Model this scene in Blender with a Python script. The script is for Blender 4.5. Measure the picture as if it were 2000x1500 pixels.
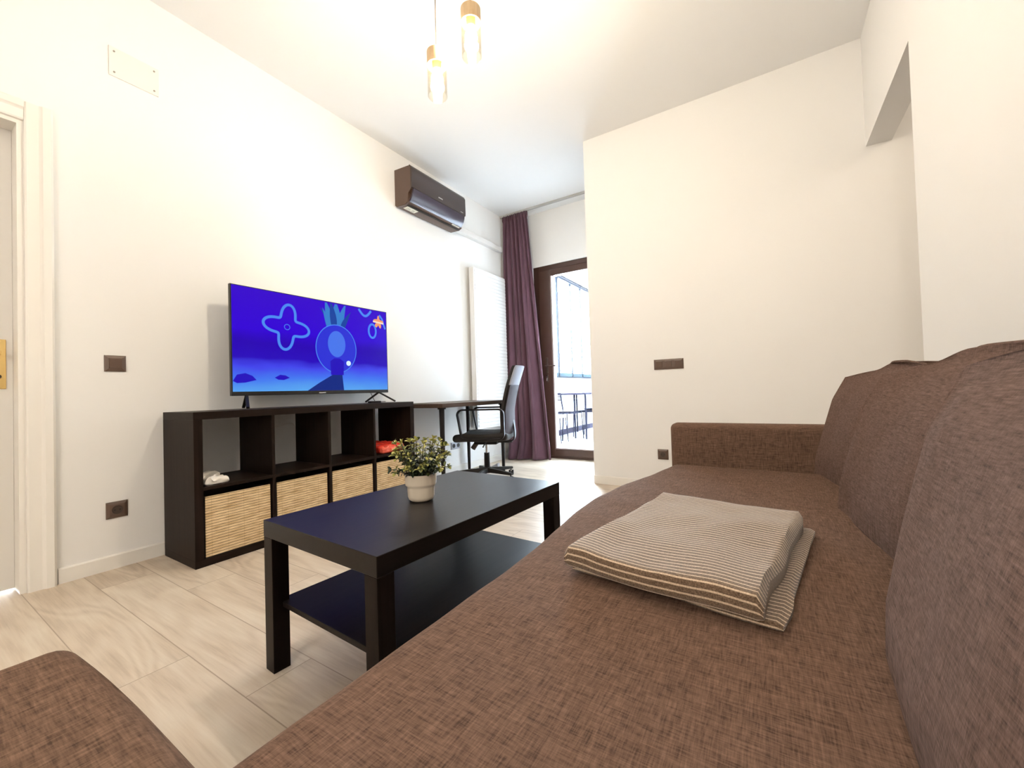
import bpy, bmesh, math, random
from mathutils import Vector, Matrix, noise

# ------------------------------------------------------------------ scene, camera, light
for o in list(bpy.data.objects):
    bpy.data.objects.remove(o)
S = bpy.context.scene
C = S.collection
S.view_settings.view_transform = 'Standard'
S.view_settings.look = 'None'
S.view_settings.gamma = 1.0
S.view_settings.use_curve_mapping = False
S.view_settings.exposure = 0.15

CAM = Vector((2.79816, -0.86708, 0.81783))
FW = Vector((-0.53245003, 0.84624708, 0.01904833))
RT = Vector((0.84569368, 0.53279062, -0.03059989))
UP = Vector((0.03604384, 0.00018386, 0.99935019))
cd = bpy.data.cameras.new('camera')
cd.sensor_width = 36.0
cd.lens = 801.436 / 2000 * 36.0
cd.clip_start = 0.02
cam = bpy.data.objects.new('camera', cd)
C.objects.link(cam)
m = Matrix((RT, UP, -FW)).transposed().to_4x4()
m.translation = CAM
cam.matrix_world = m
S.camera = cam

BULB = 1000.0            # pendant bulbs, radiance
REAR_FILL = 92.0             # unseen fill globe added behind the camera, radiance
world = bpy.data.worlds.new('overcast_sky')
S.world = world
world.use_nodes = True
bg = world.node_tree.nodes['Background']
bg.inputs['Color'].default_value = (0.86, 0.92, 1.0, 1)
bg.inputs['Strength'].default_value = 150.0


def area(name, loc, rot, sx, sy, power=0, col=(1, 1, 1), portal=False):
    l = bpy.data.lights.new(name, 'AREA')
    l.shape = 'RECTANGLE'
    l.size, l.size_y = sx, sy
    l.energy = power
    l.color = col
    if portal:
        l.cycles.is_portal = True
    o = bpy.data.objects.new(name, l)
    o.location = loc
    o.rotation_euler = rot
    C.objects.link(o)
    return o


# daylight enters through the glazing of the enclosed balcony (portal: guides sky sampling only)
area('balcony_daylight_portal', (-0.56, 6.2, 2.0), (0, math.radians(-90), 0), 1.9, 4.6, portal=True)

# ------------------------------------------------------------------ materials
def mat(name, col, rough=0.5, metal=0.0, spec=0.5, emit=None, es=1.0, alpha=1.0, sheen=0.0, coat=0.0):
    M = bpy.data.materials.new(name)
    M.use_nodes = True
    b = M.node_tree.nodes['Principled BSDF']
    b.inputs['Base Color'].default_value = (*col, 1)
    b.inputs['Roughness'].default_value = rough
    b.inputs['Metallic'].default_value = metal
    b.inputs['Specular IOR Level'].default_value = spec
    if sheen:
        b.inputs['Sheen Weight'].default_value = sheen
    if coat:
        b.inputs['Coat Weight'].default_value = coat
    if emit:
        b.inputs['Emission Color'].default_value = (*emit, 1)
        b.inputs['Emission Strength'].default_value = es
    return M


class NT:
    """tiny helper to write node trees"""
    def __init__(s, M):
        s.M = M
        s.t = M.node_tree
        s.b = s.t.nodes['Principled BSDF']

    def n(s, typ, **kw):
        x = s.t.nodes.new(typ)
        for k, v in kw.items():
            if k.startswith('i_'):
                key = k[2:]
                key = int(key) if key.isdigit() else key.replace('_', ' ')
                if isinstance(v, bpy.types.NodeSocket):
                    s.t.links.new(v, x.inputs[key])
                else:
                    x.inputs[key].default_value = v
            else:
                setattr(x, k, v)
        return x

    def obj(s, scale=(1, 1, 1), gen='Object', loc=(0, 0, 0)):
        tc = s.n('ShaderNodeTexCoord')
        mp = s.n('ShaderNodeMapping')
        mp.inputs['Scale'].default_value = scale
        mp.inputs['Location'].default_value = loc
        s.t.links.new(tc.outputs[gen], mp.inputs['Vector'])
        return mp.outputs['Vector']

    def noise(s, vec, scale=1, detail=3, rough=0.5, dist=0.0):
        x = s.n('ShaderNodeTexNoise')
        s.t.links.new(vec, x.inputs['Vector'])
        x.inputs['Scale'].default_value = scale
        x.inputs['Detail'].default_value = detail
        x.inputs['Roughness'].default_value = rough
        x.inputs['Distortion'].default_value = dist
        return x.outputs['Fac']

    def math(s, op, a, b=0.0, c=0.0):
        x = s.n('ShaderNodeMath', operation=op)
        for i, v in enumerate((a, b, c)):
            if isinstance(v, bpy.types.NodeSocket):
                s.t.links.new(v, x.inputs[i])
            else:
                x.inputs[i].default_value = v
        return x.outputs[0]

    def ramp(s, fac, stops, interp='LINEAR'):
        x = s.n('ShaderNodeValToRGB')
        cr = x.color_ramp
        cr.interpolation = interp
        while len(cr.elements) < len(stops):
            cr.elements.new(0.5)
        for e, (p, c) in zip(cr.elements, stops):
            e.position = p
            e.color = (*c, 1)
        s.t.links.new(fac, x.inputs['Fac'])
        return x.outputs['Color']

    def mix(s, fac, a, b, blend='MIX'):
        x = s.n('ShaderNodeMix', data_type='RGBA', blend_type=blend)
        for k, v in ((0, fac), (6, a), (7, b)):
            if isinstance(v, bpy.types.NodeSocket):
                s.t.links.new(v, x.inputs[k])
            elif k == 0:
                x.inputs[0].default_value = v
            else:
                x.inputs[k].default_value = (*v, 1)
        return x.outputs[2]

    def bump(s, h, strength=0.2, dist=0.002):
        x = s.n('ShaderNodeBump')
        x.inputs['Strength'].default_value = strength
        x.inputs['Distance'].default_value = dist
        s.t.links.new(h, x.inputs['Height'])
        s.t.links.new(x.outputs[0], s.b.inputs['Normal'])

    def link(s, out, inp):
        s.t.links.new(out, s.b.inputs[inp])


def fabric(name, dark, light, fq=520, lg=42, sheen=0.0, patch=0.17, gain=0.95):
    """slubbed linen weave: threads run along the two axes lying in the surface"""
    M = mat(name, light, 0.92, spec=0.12, sheen=sheen)
    k = NT(M)
    tc = k.n('ShaderNodeTexCoord')
    sp = k.n('ShaderNodeSeparateXYZ')
    k.t.links.new(tc.outputs['Normal'], sp.inputs[0])
    total = 0.5
    hgt = 0.0
    for ax in range(3):
        w = k.math('SUBTRACT', 1.0, k.math('ABSOLUTE', sp.outputs[ax]))
        sc = [fq] * 3
        sc[ax] = lg
        sp2 = [fq * 0.15] * 3
        sp2[ax] = lg * 0.35
        sp3 = [fq * 0.5] * 3
        sp3[ax] = lg * 0.8
        a = k.math('SUBTRACT', k.noise(k.obj(tuple(sc)), 1, 2, 0.65), 0.5)
        b = k.math('MULTIPLY', k.math('SUBTRACT', k.noise(k.obj(tuple(sp2)), 1, 1, 0.5), 0.5), patch)
        c = k.math('MULTIPLY', k.math('SUBTRACT', k.noise(k.obj(tuple(sp3)), 1, 2, 0.5), 0.5), 0.8)
        ab = k.math('ADD', k.math('ADD', a, b), c)
        total = k.math('ADD', total, k.math('MULTIPLY', k.math('MULTIPLY', ab, w), gain))
        hgt = k.math('ADD', hgt, k.math('MULTIPLY', a, w))
    k.link(k.ramp(total, [(0.1, dark), (0.9, light)]), 'Base Color')
    k.bump(hgt, 0.4, 0.0015)
    return M


def wood_dark(name, c1, c2, rough=0.38, axis=1, spec=0.08):
    M = mat(name, c1, rough, spec=spec)
    k = NT(M)
    sc = [55, 55, 55]
    sc[axis] = 2.2
    f = k.noise(k.obj(tuple(sc)), 1, 4, 0.6, 0.6)
    k.link(k.ramp(f, [(0.3, c1), (0.75, c2)]), 'Base Color')
    k.bump(f, 0.12, 0.001)
    return M


M_wall = mat('wall_paint', (0.84, 0.832, 0.82), 0.85, spec=0.2)
k = NT(M_wall)
k.bump(k.noise(k.obj((160, 160, 160)), 1, 3), 0.05, 0.001)
M_ceil = mat('ceiling_paint', (0.86, 0.86, 0.86), 0.9, spec=0.15)
M_trim = mat('trim_paint', (0.82, 0.795, 0.75), 0.45)
M_door = mat('door_paint', (0.80, 0.775, 0.735), 0.4)

# pale oak laminate, planks run across the room (along X), 19 cm wide
M_floor = mat('pale_oak_laminate', (0.6, 0.5, 0.4), 0.38, spec=0.45)
k = NT(M_floor)
tc = k.n('ShaderNodeTexCoord')
sep = k.n('ShaderNodeSeparateXYZ')
k.t.links.new(tc.outputs['Object'], sep.inputs[0])
PW, PL = 0.1905, 1.285
row = k.math('FLOOR', k.math('DIVIDE', k.math('ADD', sep.outputs['Y'], 0.112 + PW * 40), PW))
fy = k.math('FRACT', k.math('DIVIDE', k.math('ADD', sep.outputs['Y'], 0.112 + PW * 40), PW))
off = k.math('MULTIPLY', k.math('FRACT', k.math('MULTIPLY', k.math('SUBTRACT', 39.0, row), 0.2835)), PL)
xs = k.math('DIVIDE', k.math('ADD', k.math('ADD', sep.outputs['X'], off), PL * 6 - 1.546), PL)
colx = k.math('FLOOR', xs)
fx = k.math('FRACT', xs)
dy = k.math('MULTIPLY', k.math('MINIMUM', fy, k.math('SUBTRACT', 1.0, fy)), PW)
dx = k.math('MULTIPLY', k.math('MINIMUM', fx, k.math('SUBTRACT', 1.0, fx)), PL)
dd = k.math('MINIMUM', dx, dy)
seam = k.math('SMOOTH_MIN', k.math('DIVIDE', dd, 0.0024), 1.0, 0.1)
pid = k.math('ADD', k.math('MULTIPLY', row, 7.31), k.math('MULTIPLY', colx, 3.77))
rnd = k.math('FRACT', k.math('MULTIPLY', k.math('SINE', pid), 43758.5))
cmb = k.n('ShaderNodeCombineXYZ')
k.t.links.new(k.math('MULTIPLY', sep.outputs['X'], 1.0), cmb.inputs[0])
k.t.links.new(sep.outputs['Y'], cmb.inputs[1])
k.t.links.new(pid, cmb.inputs[2])
mp = k.n('ShaderNodeMapping')
mp.inputs['Scale'].default_value = (1.1, 5.0, 1.0)
k.t.links.new(cmb.outputs[0], mp.inputs[0])
blob = k.noise(mp.outputs[0], 1.0, 2, 0.45, 0.3)
rings = k.math('SINE', k.math('MULTIPLY', blob, 62.0))
mp2 = k.n('ShaderNodeMapping')
mp2.inputs['Scale'].default_value = (5.0, 110.0, 1.0)
k.t.links.new(cmb.outputs[0], mp2.inputs[0])
fine = k.noise(mp2.outputs[0], 1.0, 4, 0.65)
knot = k.noise(mp.outputs[0], 1.9, 2, 0.5)
g = k.math('ADD', k.math('MULTIPLY', rings, 0.055), k.math('MULTIPLY', fine, 0.42))
g = k.math('ADD', g, k.math('MULTIPLY', knot, 0.38))
g = k.math('ADD', g, k.math('MULTIPLY', rnd, 0.16))
colr = k.ramp(g, [(0.28, (0.40, 0.315, 0.235)), (0.50, (0.58, 0.485, 0.385)), (0.72, (0.68, 0.60, 0.495))])
colr = k.mix(seam, (0.27, 0.20, 0.14), colr)
k.link(colr, 'Base Color')
k.link(k.math('MULTIPLY_ADD', fine, 0.12, 0.40), 'Roughness')
k.bump(k.math('ADD', seam, k.math('MULTIPLY', fine, 0.25)), 0.18, 0.001)

M_kallax = wood_dark('black_brown_foil', (0.0085, 0.0048, 0.0034), (0.019, 0.0115, 0.0085), 0.45)
M_table = wood_dark('black_brown_table_foil', (0.005, 0.0032, 0.0027), (0.0105, 0.0068, 0.0058), 0.36, spec=0.20)
M_desk = wood_dark('brown_desk_foil', (0.045, 0.028, 0.02), (0.075, 0.048, 0.036), 0.4, axis=1)
M_sofa = fabric('brown_linen_weave', (0.062, 0.0355, 0.024), (0.190, 0.114, 0.079))
M_cush = fabric('brown_linen_cushion', (0.056, 0.034, 0.0255), (0.180, 0.113, 0.089), fq=480, lg=36)
M_chaise = fabric('brown_linen_weave_close', (0.060, 0.035, 0.023), (0.195, 0.118, 0.079), fq=360, lg=34)
M_black = mat('black_plastic', (0.010, 0.008, 0.008), 0.45, spec=0.2)
M_blackmetal = mat('black_powder_coat', (0.014, 0.011, 0.010), 0.5, spec=0.2)
M_chrome = mat('chrome', (0.6, 0.6, 0.62), 0.2, metal=1.0)
M_brown = mat('brown_plastic', (0.105, 0.066, 0.048), 0.3)
M_browndk = mat('dark_brown_plastic', (0.05, 0.032, 0.024), 0.4)
M_brass = mat('polished_brass', (0.80, 0.56, 0.22), 0.22, metal=1.0)
M_white = mat('white_enamel', (0.80, 0.80, 0.80), 0.35)
M_whitep = mat('white_plastic', (0.76, 0.74, 0.72), 0.4)
M_frame = mat('brown_door_profile', (0.052, 0.024, 0.016), 0.38)
M_screw = mat('screw_steel', (0.35, 0.32, 0.28), 0.4, metal=0.7)

# bamboo basket front: horizontal slats held by threads
M_bamboo = mat('bamboo_slats', (0.6, 0.42, 0.22), 0.5)
k = NT(M_bamboo)
tc = k.n('ShaderNodeTexCoord')
sep = k.n('ShaderNodeSeparateXYZ')
k.t.links.new(tc.outputs['Object'], sep.inputs[0])
sl = k.math('DIVIDE', sep.outputs['Z'], 0.0135)
fz = k.math('FRACT', sl)
gap = k.math('LESS_THAN', fz, 0.17)
row = k.math('FLOOR', sl)
v = k.noise(k.obj((1, 14, 74)), 1, 3, 0.6)
col = k.ramp(v, [(0.3, (0.50, 0.33, 0.16)), (0.7, (0.80, 0.62, 0.37))])
thr = k.math('LESS_THAN', k.math('ABSOLUTE', k.math('SUBTRACT', k.math('FRACT', k.math('DIVIDE', sep.outputs['Y'], 0.075)), 0.5)), 0.012)
col = k.mix(k.math('MULTIPLY', thr, 0.45), col, (0.35, 0.2, 0.08))
col = k.mix(gap, col, (0.035, 0.02, 0.012))
k.link(col, 'Base Color')
k.bump(k.math('SUBTRACT', 1.0, gap), 0.5, 0.002)

M_curtain = mat('plum_velvet', (0.115, 0.058, 0.078), 0.8, spec=0.1, sheen=0.15)
k = NT(M_curtain)
k.link(k.ramp(k.noise(k.obj((25, 25, 4)), 1, 2), [(0.35, (0.092, 0.044, 0.060)), (0.65, (0.108, 0.053, 0.073))]), 'Base Color')

# clear glass that lets light straight through (thin panes)
def glass(name, tint=(0.97, 0.99, 1.0), ior=1.45, refl=1.0):
    M = bpy.data.materials.new(name)
    M.use_nodes = True
    t = M.node_tree
    t.nodes.clear()
    o = t.nodes.new('ShaderNodeOutputMaterial')
    mx = t.nodes.new('ShaderNodeMixShader')
    tr = t.nodes.new('ShaderNodeBsdfTransparent')
    gl = t.nodes.new('ShaderNodeBsdfGlossy')
    lw = t.nodes.new('ShaderNodeLayerWeight')
    lw.inputs['Blend'].default_value = 0.5
    pw = t.nodes.new('ShaderNodeMath'); pw.operation = 'POWER'
    pw.inputs[1].default_value = 4.5
    t.links.new(lw.outputs['Facing'], pw.inputs[0])
    fr = t.nodes.new('ShaderNodeMath'); fr.operation = 'MULTIPLY_ADD'
    fr.inputs[1].default_value = 0.7 * refl
    fr.inputs[2].default_value = 0.035 * refl
    t.links.new(pw.outputs[0], fr.inputs[0])
    tr.inputs['Color'].default_value = (*tint, 1)
    gl.inputs['Roughness'].default_value = 0.02
    t.links.new(fr.outputs[0], mx.inputs[0])
    t.links.new(tr.outputs[0], mx.inputs[1])
    t.links.new(gl.outputs[0], mx.inputs[2])
    t.links.new(mx.outputs[0], o.inputs[0])
    return M


M_glass = glass('clear_pane')
M_amber = glass('lamp_glass_tube', (0.98, 0.96, 0.90), 1.5)
M_bulb = mat('glowing_bulb', (1, 0.9, 0.7), 0.5, emit=(1.0, 0.905, 0.79), es=BULB)
M_rearfill = mat('rear_fill_glow', (1, 1, 1), 0.5, emit=(1.0, 0.90, 0.78), es=REAR_FILL)
M_lampwood = mat('pale_lamp_wood', (0.62, 0.44, 0.24), 0.5)
k = NT(M_lampwood)
k.link(k.ramp(k.noise(k.obj((90, 90, 8)), 1, 3), [(0.3, (0.56, 0.38, 0.20)), (0.7, (0.70, 0.52, 0.31))]), 'Base Color')


def srgb(r, g, b):
    f = lambda c: (c / 255 / 12.92) if c / 255 <= 0.04045 else ((c / 255 + 0.055) / 1.055) ** 2.4
    return (f(r), f(g), f(b))


# ------------------------------------------------------------------ helpers
def link(o, parent=None):
    C.objects.link(o)
    if parent is not None:
        o.parent = parent
    return o


def thing(name, label, cat, loc=(0, 0, 0), rotz=0.0, group=None):
    o = bpy.data.objects.new(name, None)
    o.empty_display_size = 0.1
    C.objects.link(o)
    o.location = loc
    o.rotation_euler = (0, 0, rotz)
    o['label'] = label
    o['category'] = cat
    if group:
        o['group'] = group
    return o


def tag(o, label, cat, group=None, kind=None):
    o['label'] = label
    o['category'] = cat
    if group:
        o['group'] = group
    if kind:
        o['kind'] = kind
    return o


def obj(name, bm, mats, parent=None, world=False, smooth=False, angle=40):
    """link bm as one mesh; world=True: the verts are in world space, the parent is unrotated"""
    if world and parent is not None:
        bmesh.ops.translate(bm, verts=bm.verts, vec=-Vector(parent.location))
    bmesh.ops.recalc_face_normals(bm, faces=bm.faces)
    me = bpy.data.meshes.new(name)
    bm.to_mesh(me)
    bm.free()
    if not isinstance(mats, (list, tuple)):
        mats = [mats]
    for x in mats:
        me.materials.append(x)
    if smooth:
        for p in me.polygons:
            p.use_smooth = True
        try:
            me.set_sharp_from_angle(angle=math.radians(angle))
        except Exception:
            pass
    return link(bpy.data.objects.new(name, me), parent)


def struct(name, bm, mats, smooth=False):
    o = obj(name, bm, mats, None, smooth=smooth)
    o['kind'] = 'structure'
    return o


def B():
    return bmesh.new()


def box(bm, x0, x1, y0, y1, z0, z1, bev=0.0, seg=2, mi=0, M=None):
    r = bmesh.ops.create_cube(bm, size=1.0)
    vs = r['verts']
    for v in vs:
        v.co = Vector(((x0 + x1) / 2 + v.co.x * (x1 - x0), (y0 + y1) / 2 + v.co.y * (y1 - y0), (z0 + z1) / 2 + v.co.z * (z1 - z0)))
    fs = set(f for v in vs for f in v.link_faces)
    for f in fs:
        f.material_index = mi
    if bev > 0:
        es = list(set(e for v in vs for e in v.link_edges))
        rr = bmesh.ops.bevel(bm, geom=es, offset=bev, segments=seg, affect='EDGES', profile=0.5)
        for f in rr['faces']:
            f.material_index = mi
        vs = list(set(v for f in rr['faces'] for v in f.verts) | set(v for v in vs if v.is_valid))
    if M is not None:
        bmesh.ops.transform(bm, matrix=M, verts=[v for v in vs if v.is_valid])
    return bm


def cyl(bm, p0, p1, r0, r1=None, n=20, mi=0, caps=True):
    p0, p1 = Vector(p0), Vector(p1)
    r1 = r0 if r1 is None else r1
    d = p1 - p0
    L = d.length
    q = Vector((0, 0, 1)).rotation_difference(d)
    Mx = Matrix.Translation((p0 + p1) / 2) @ q.to_matrix().to_4x4()
    r = bmesh.ops.create_cone(bm, cap_ends=caps, segments=n, radius1=r0, radius2=r1, depth=L, matrix=Mx)
    for f in set(f for v in r['verts'] for f in v.link_faces):
        f.material_index = mi
    return bm


def lathe(bm, prof, cx, cy, n=32, mi=0, closed=False):
    rings = []
    for (r, z) in prof:
        if r < 1e-6:
            rings.append([bm.verts.new((cx, cy, z))])
        else:
            rings.append([bm.verts.new((cx + r * math.cos(2 * math.pi * i / n), cy + r * math.sin(2 * math.pi * i / n), z)) for i in range(n)])
    pairs = list(zip(rings[:-1], rings[1:]))
    if closed:
        pairs.append((rings[-1], rings[0]))
    for a, b in pairs:
        for i in range(n):
            j = (i + 1) % n
            if len(a) == 1 and len(b) == 1:
                continue
            if len(a) == 1:
                f = bm.faces.new((a[0], b[i], b[j]))
            elif len(b) == 1:
                f = bm.faces.new((a[i], a[j], b[0]))
            else:
                f = bm.faces.new((a[i], a[j], b[j], b[i]))
            f.material_index = mi
    return bm


def catmull(pts, sub=6, closed=False):
    P = [Vector(p) for p in pts]
    out = []
    n = len(P)
    rng = range(n if closed else n - 1)
    for i in rng:
        if closed:
            a, b, c, d = P[(i - 1) % n], P[i], P[(i + 1) % n], P[(i + 2) % n]
        else:
            a, b, c, d = P[max(i - 1, 0)], P[i], P[i + 1], P[min(i + 2, n - 1)]
        for s in range(sub):
            t = s / sub
            out.append(0.5 * ((2 * b) + (-a + c) * t + (2 * a - 5 * b + 4 * c - d) * t * t + (-a + 3 * b - 3 * c + d) * t ** 3))
    if not closed:
        out.append(P[-1])
    return out


def tube(bm, pts, r, n=10, closed=False, mi=0, flat=None, up=Vector((0, 0, 1)), rot=0.0):
    """sweep; flat=(a,b) half sizes of a rectangular-ish section (a along side, b along up-ish)"""
    P = [Vector(p) for p in pts]
    N = len(P)
    rings = []
    for i, p in enumerate(P):
        if closed:
            t = P[(i + 1) % N] - P[i - 1]
        else:
            t = P[min(i + 1, N - 1)] - P[max(i - 1, 0)]
        t.normalize()
        s = t.cross(up)
        if s.length < 1e-4:
            s = t.cross(Vector((1, 0.01, 0)))
        s.normalize()
        u = s.cross(t).normalized()
        rr = r[i] if isinstance(r, (list, tuple)) else r
        ring = []
        for kk in range(n):
            a = 2 * math.pi * kk / n + rot
            ca, sa = math.cos(a), math.sin(a)
            if flat:
                e = 0.45
                ca = math.copysign(abs(ca) ** e, ca) * flat[0]
                sa = math.copysign(abs(sa) ** e, sa) * flat[1]
                ring.append(bm.verts.new(p + s * ca + u * sa))
            else:
                ring.append(bm.verts.new(p + (s * ca + u * sa) * rr))
        rings.append(ring)
    for i in range(N if closed else N - 1):
        a, b = rings[i], rings[(i + 1) % N]
        for kk in range(n):
            j = (kk + 1) % n
            f = bm.faces.new((a[kk], a[j], b[j], b[kk]))
            f.material_index = mi
    if not closed:
        for ring in (rings[0], rings[-1]):
            f = bm.faces.new(ring)
            f.material_index = mi
    return bm


def prism(bm, poly, axis, a, b, mi=0):
    """extrude a 2D polygon. axis 'y': poly is (x,z); axis 'z': (x,y); axis 'x': (y,z)"""
    def mk(p, t):
        if axis == 'y':
            return (p[0], t, p[1])
        if axis == 'z':
            return (p[0], p[1], t)
        return (t, p[0], p[1])
    v0 = [bm.verts.new(mk(p, a)) for p in poly]
    v1 = [bm.verts.new(mk(p, b)) for p in poly]
    n = len(poly)
    fs = [bm.faces.new(v0), bm.faces.new(list(reversed(v1)))]
    for i in range(n):
        j = (i + 1) % n
        fs.append(bm.faces.new((v0[i], v1[i], v1[j], v0[j])))
    for f in fs:
        f.material_index = mi
    return bm


def axis_pts(a, b, r, step):
    e = [r * (1 - math.cos(t * math.pi / 10)) for t in range(0, 6)]
    n = max(2, int((b - a - 2 * r) / step))
    mid = [a + r + (b - a - 2 * r) * i / n for i in range(n + 1)]
    pts = [a + x for x in e[:-1]] + mid + [b - x for x in reversed(e[:-1])]
    return pts


def soft_box(bm, x0, x1, y0, y1, z0, z1, r, step=0.04, fn=None, mi=0):
    X, Y, Z = axis_pts(x0, x1, r, step), axis_pts(y0, y1, r, step), axis_pts(z0, z1, r, step)
    cache = {}

    def V(i, j, kk):
        key = (i, j, kk)
        if key in cache:
            return cache[key]
        p = Vector((X[i], Y[j], Z[kk]))
        q = Vector((min(max(p.x, x0 + r), x1 - r), min(max(p.y, y0 + r), y1 - r), min(max(p.z, z0 + r), z1 - r)))
        d = p - q
        if d.length > 1e-9:
            p = q + d.normalized() * r
        if fn:
            p = fn(p)
        cache[key] = bm.verts.new(p)
        return cache[key]
    nx, ny, nz = len(X) - 1, len(Y) - 1, len(Z) - 1
    def F(*a):
        f = bm.faces.new(a)
        f.material_index = mi
    for i in range(nx):
        for j in range(ny):
            F(V(i, j, nz), V(i + 1, j, nz), V(i + 1, j + 1, nz), V(i, j + 1, nz))
            F(V(i, j, 0), V(i, j + 1, 0), V(i + 1, j + 1, 0), V(i + 1, j, 0))
    for i in range(nx):
        for kk in range(nz):
            F(V(i, 0, kk), V(i + 1, 0, kk), V(i + 1, 0, kk + 1), V(i, 0, kk + 1))
            F(V(i, ny, kk), V(i, ny, kk + 1), V(i + 1, ny, kk + 1), V(i + 1, ny, kk))
    for j in range(ny):
        for kk in range(nz):
            F(V(0, j, kk), V(0, j, kk + 1), V(0, j + 1, kk + 1), V(0, j + 1, kk))
            F(V(nx, j, kk), V(nx, j + 1, kk), V(nx, j + 1, kk + 1), V(nx, j, kk + 1))
    return bm


# ------------------------------------------------------------------ the room
H = 3.02
bm = B(); box(bm, -0.15, 4.8, -3.6, 3.9, -0.12, 0.0)
struct('floor', bm, M_floor)
bm = B(); box(bm, -0.15, 4.8, -3.6, 3.9, H, H + 0.12)
struct('ceiling', bm, M_ceil)
bm = B()
box(bm, -0.15, 0, -3.6, -1.36, 0, H); box(bm, -0.15, 0, -1.36, -0.472, 2.105, H); box(bm, -0.15, 0, -0.472, 3.9, 0, H)
struct('wall_left', bm, M_wall)
bm = B()
box(bm, 0, 0.345, 3.6, 3.9, 0, H); box(bm, 0.345, 1.32, 3.6, 3.9, 2.35, H); box(bm, 1.32, 1.62, 3.6, 3.9, 0, H)
struct('wall_back', bm, M_wall)
bm = B(); box(bm, 1.467, 4.8, 2.556, 2.70, 0, H); box(bm, 1.467, 1.62, 2.70, 3.6, 0, H)
struct('wall_front', bm, M_wall)
bm = B(); box(bm, 3.368, 3.493, -3.6, 1.6, 0, H); box(bm, 3.368, 3.493, 1.6, 2.556, 2.314, H)
struct('wall_right', bm, M_wall)
bm = B(); box(bm, 4.55, 4.8, 0.4, 2.556, 0, H); box(bm, 3.493, 4.8, 0.28, 0.4, 0, H)
struct('wall_alcove', bm, M_wall)
bm = B(); box(bm, -0.15, 3.5, -3.6, -3.45, 0, H)
struct('wall_rear', bm, M_wall)


def baseboard(name, x0, x1, y0, y1, nx, ny):
    """board with a chamfered top edge; (nx,ny) = outward normal"""
    bm = B()
    t, h = 0.013, 0.07
    if nx:
        xa = x0
        prism(bm, [(xa, 0), (xa + t * nx, 0), (xa + t * nx, h - 0.006), (xa + t * 0.5 * nx, h), (xa, h)], 'y', y0, y1)
    else:
        ya = y0
        prism(bm, [(ya, 0), (ya + t * ny, 0), (ya + t * ny, h - 0.006), (ya + t * 0.5 * ny, h), (ya, h)], 'x', x0, x1)
    return struct(name, bm, M_trim)


baseboard('baseboard_left', 0, 0, -0.384, 3.6, 1, 0)
baseboard('baseboard_front', 1.467, 3.368, 2.556, 2.556, 0, -1)
baseboard('baseboard_back', 0.0, 0.345, 3.6, 3.6, 0, -1)

# interior door in the left wall
bm = B()
box(bm, -0.15, -0.105, -1.335, -0.497, 0.006, 2.083, 0.002)
d1 = struct('door_1', bm, M_door)
bm = B()   # panel moulding on the leaf
for z0, z1 in ((0.12, 0.80), (1.25, 1.98)):
    for a, b, c, e in ((-1.24, -0.62, z0, z0 + 0.02), (-1.24, -0.62, z1 - 0.02, z1), (-1.24, -1.22, z0, z1), (-0.64, -0.62, z0, z1)):
        box(bm, -0.106, -0.098, a, b, c, e, 0.003)
obj('panel_moulding', bm, M_door, d1)
bm = B(); box(bm, -0.106, -0.100, -0.562, -0.518, 0.90, 1.122, 0.002)
bp = obj('handle_plate', bm, M_brass, d1)
bm = B(); cyl(bm, (-0.10, -0.54, 1.06), (-0.055, -0.54, 1.06), 0.010); tube(bm, catmull([(-0.055, -0.54, 1.06), (-0.05, -0.56, 1.06), (-0.05, -0.62, 1.058), (-0.052, -0.67, 1.055)]), 0.008)
obj('door_handle', bm, M_brass, d1, smooth=True)
bm = B(); cyl(bm, (-0.101, -0.54, 0.955), (-0.098, -0.54, 0.955), 0.009, n=16)
obj('keyhole', bm, M_browndk, d1)
# casing: reveal, inner board, raised outer moulding
bm = B()
box(bm, -0.15, 0.0, -0.497, -0.472, 0, 2.105); box(bm, -0.15, 0.0, -1.36, -1.335, 0, 2.105); box(bm, -0.15, 0.0, -1.335, -0.497, 2.083, 2.105)
sec = [(0.0, 0.0), (0.012, 0.002), (0.016, 0.008), (0.016, 0.045), (0.020, 0.050), (0.026, 0.056), (0.028, 0.080), (0.022, 0.088), (0.0, 0.088)]
# right leg, left leg, head (section given as (x, distance from the opening))
prism(bm, [(x, -0.478 + d) for x, d in sec], 'z', 0, 2.10 + 0.088)
prism(bm, [(x, -1.354 - d) for x, d in sec], 'z', 0, 2.10 + 0.088)
prism(bm, [(x, 2.10 + d) for x, d in sec], 'y', -1.354, -0.478)
struct('trim_1', bm, M_trim)

# ------------------------------------------------------------------ enclosed balcony
M_bal = mat('balcony_white', (0.86, 0.87, 0.89), 0.7)
M_balfloor = mat('balcony_tiles', (0.72, 0.73, 0.75), 0.4)
M_skirt = mat('grey_skirt_tile', (0.014, 0.012, 0.020), 0.7, spec=0.03)
M_alu = mat('grey_aluminium', (0.009, 0.010, 0.014), 0.7, spec=0.03)
bm = B(); box(bm, -0.7, 2.7, 3.9, 9.3, -0.12, 0.0)
struct('floor_balcony', bm, M_balfloor)
bm = B(); box(bm, -0.7, 2.7, 3.9, 9.3, 3.0, 3.12)
struct('ceiling_balcony', bm, M_bal)
bm = B(); box(bm, -0.60, -0.47, 3.9, 9.3, 0, 1.05)
struct('wall_parapet', bm, M_bal)
bm = B(); box(bm, 2.55, 2.7, 3.9, 9.3, 0, 3.0); box(bm, -0.7, 2.7, 9.15, 9.3, 0, 3.0)
struct('wall_balcony', bm, M_bal)
bm = B(); box(bm, -0.60, -0.15, 3.78, 3.9, 0, 3.0)
struct('wall_balcony_corner', bm, M_bal)
bm = B(); box(bm, -0.47, -0.455, 3.9, 9.15, 0, 0.10)
struct('baseboard_balcony', bm, M_skirt)
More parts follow.
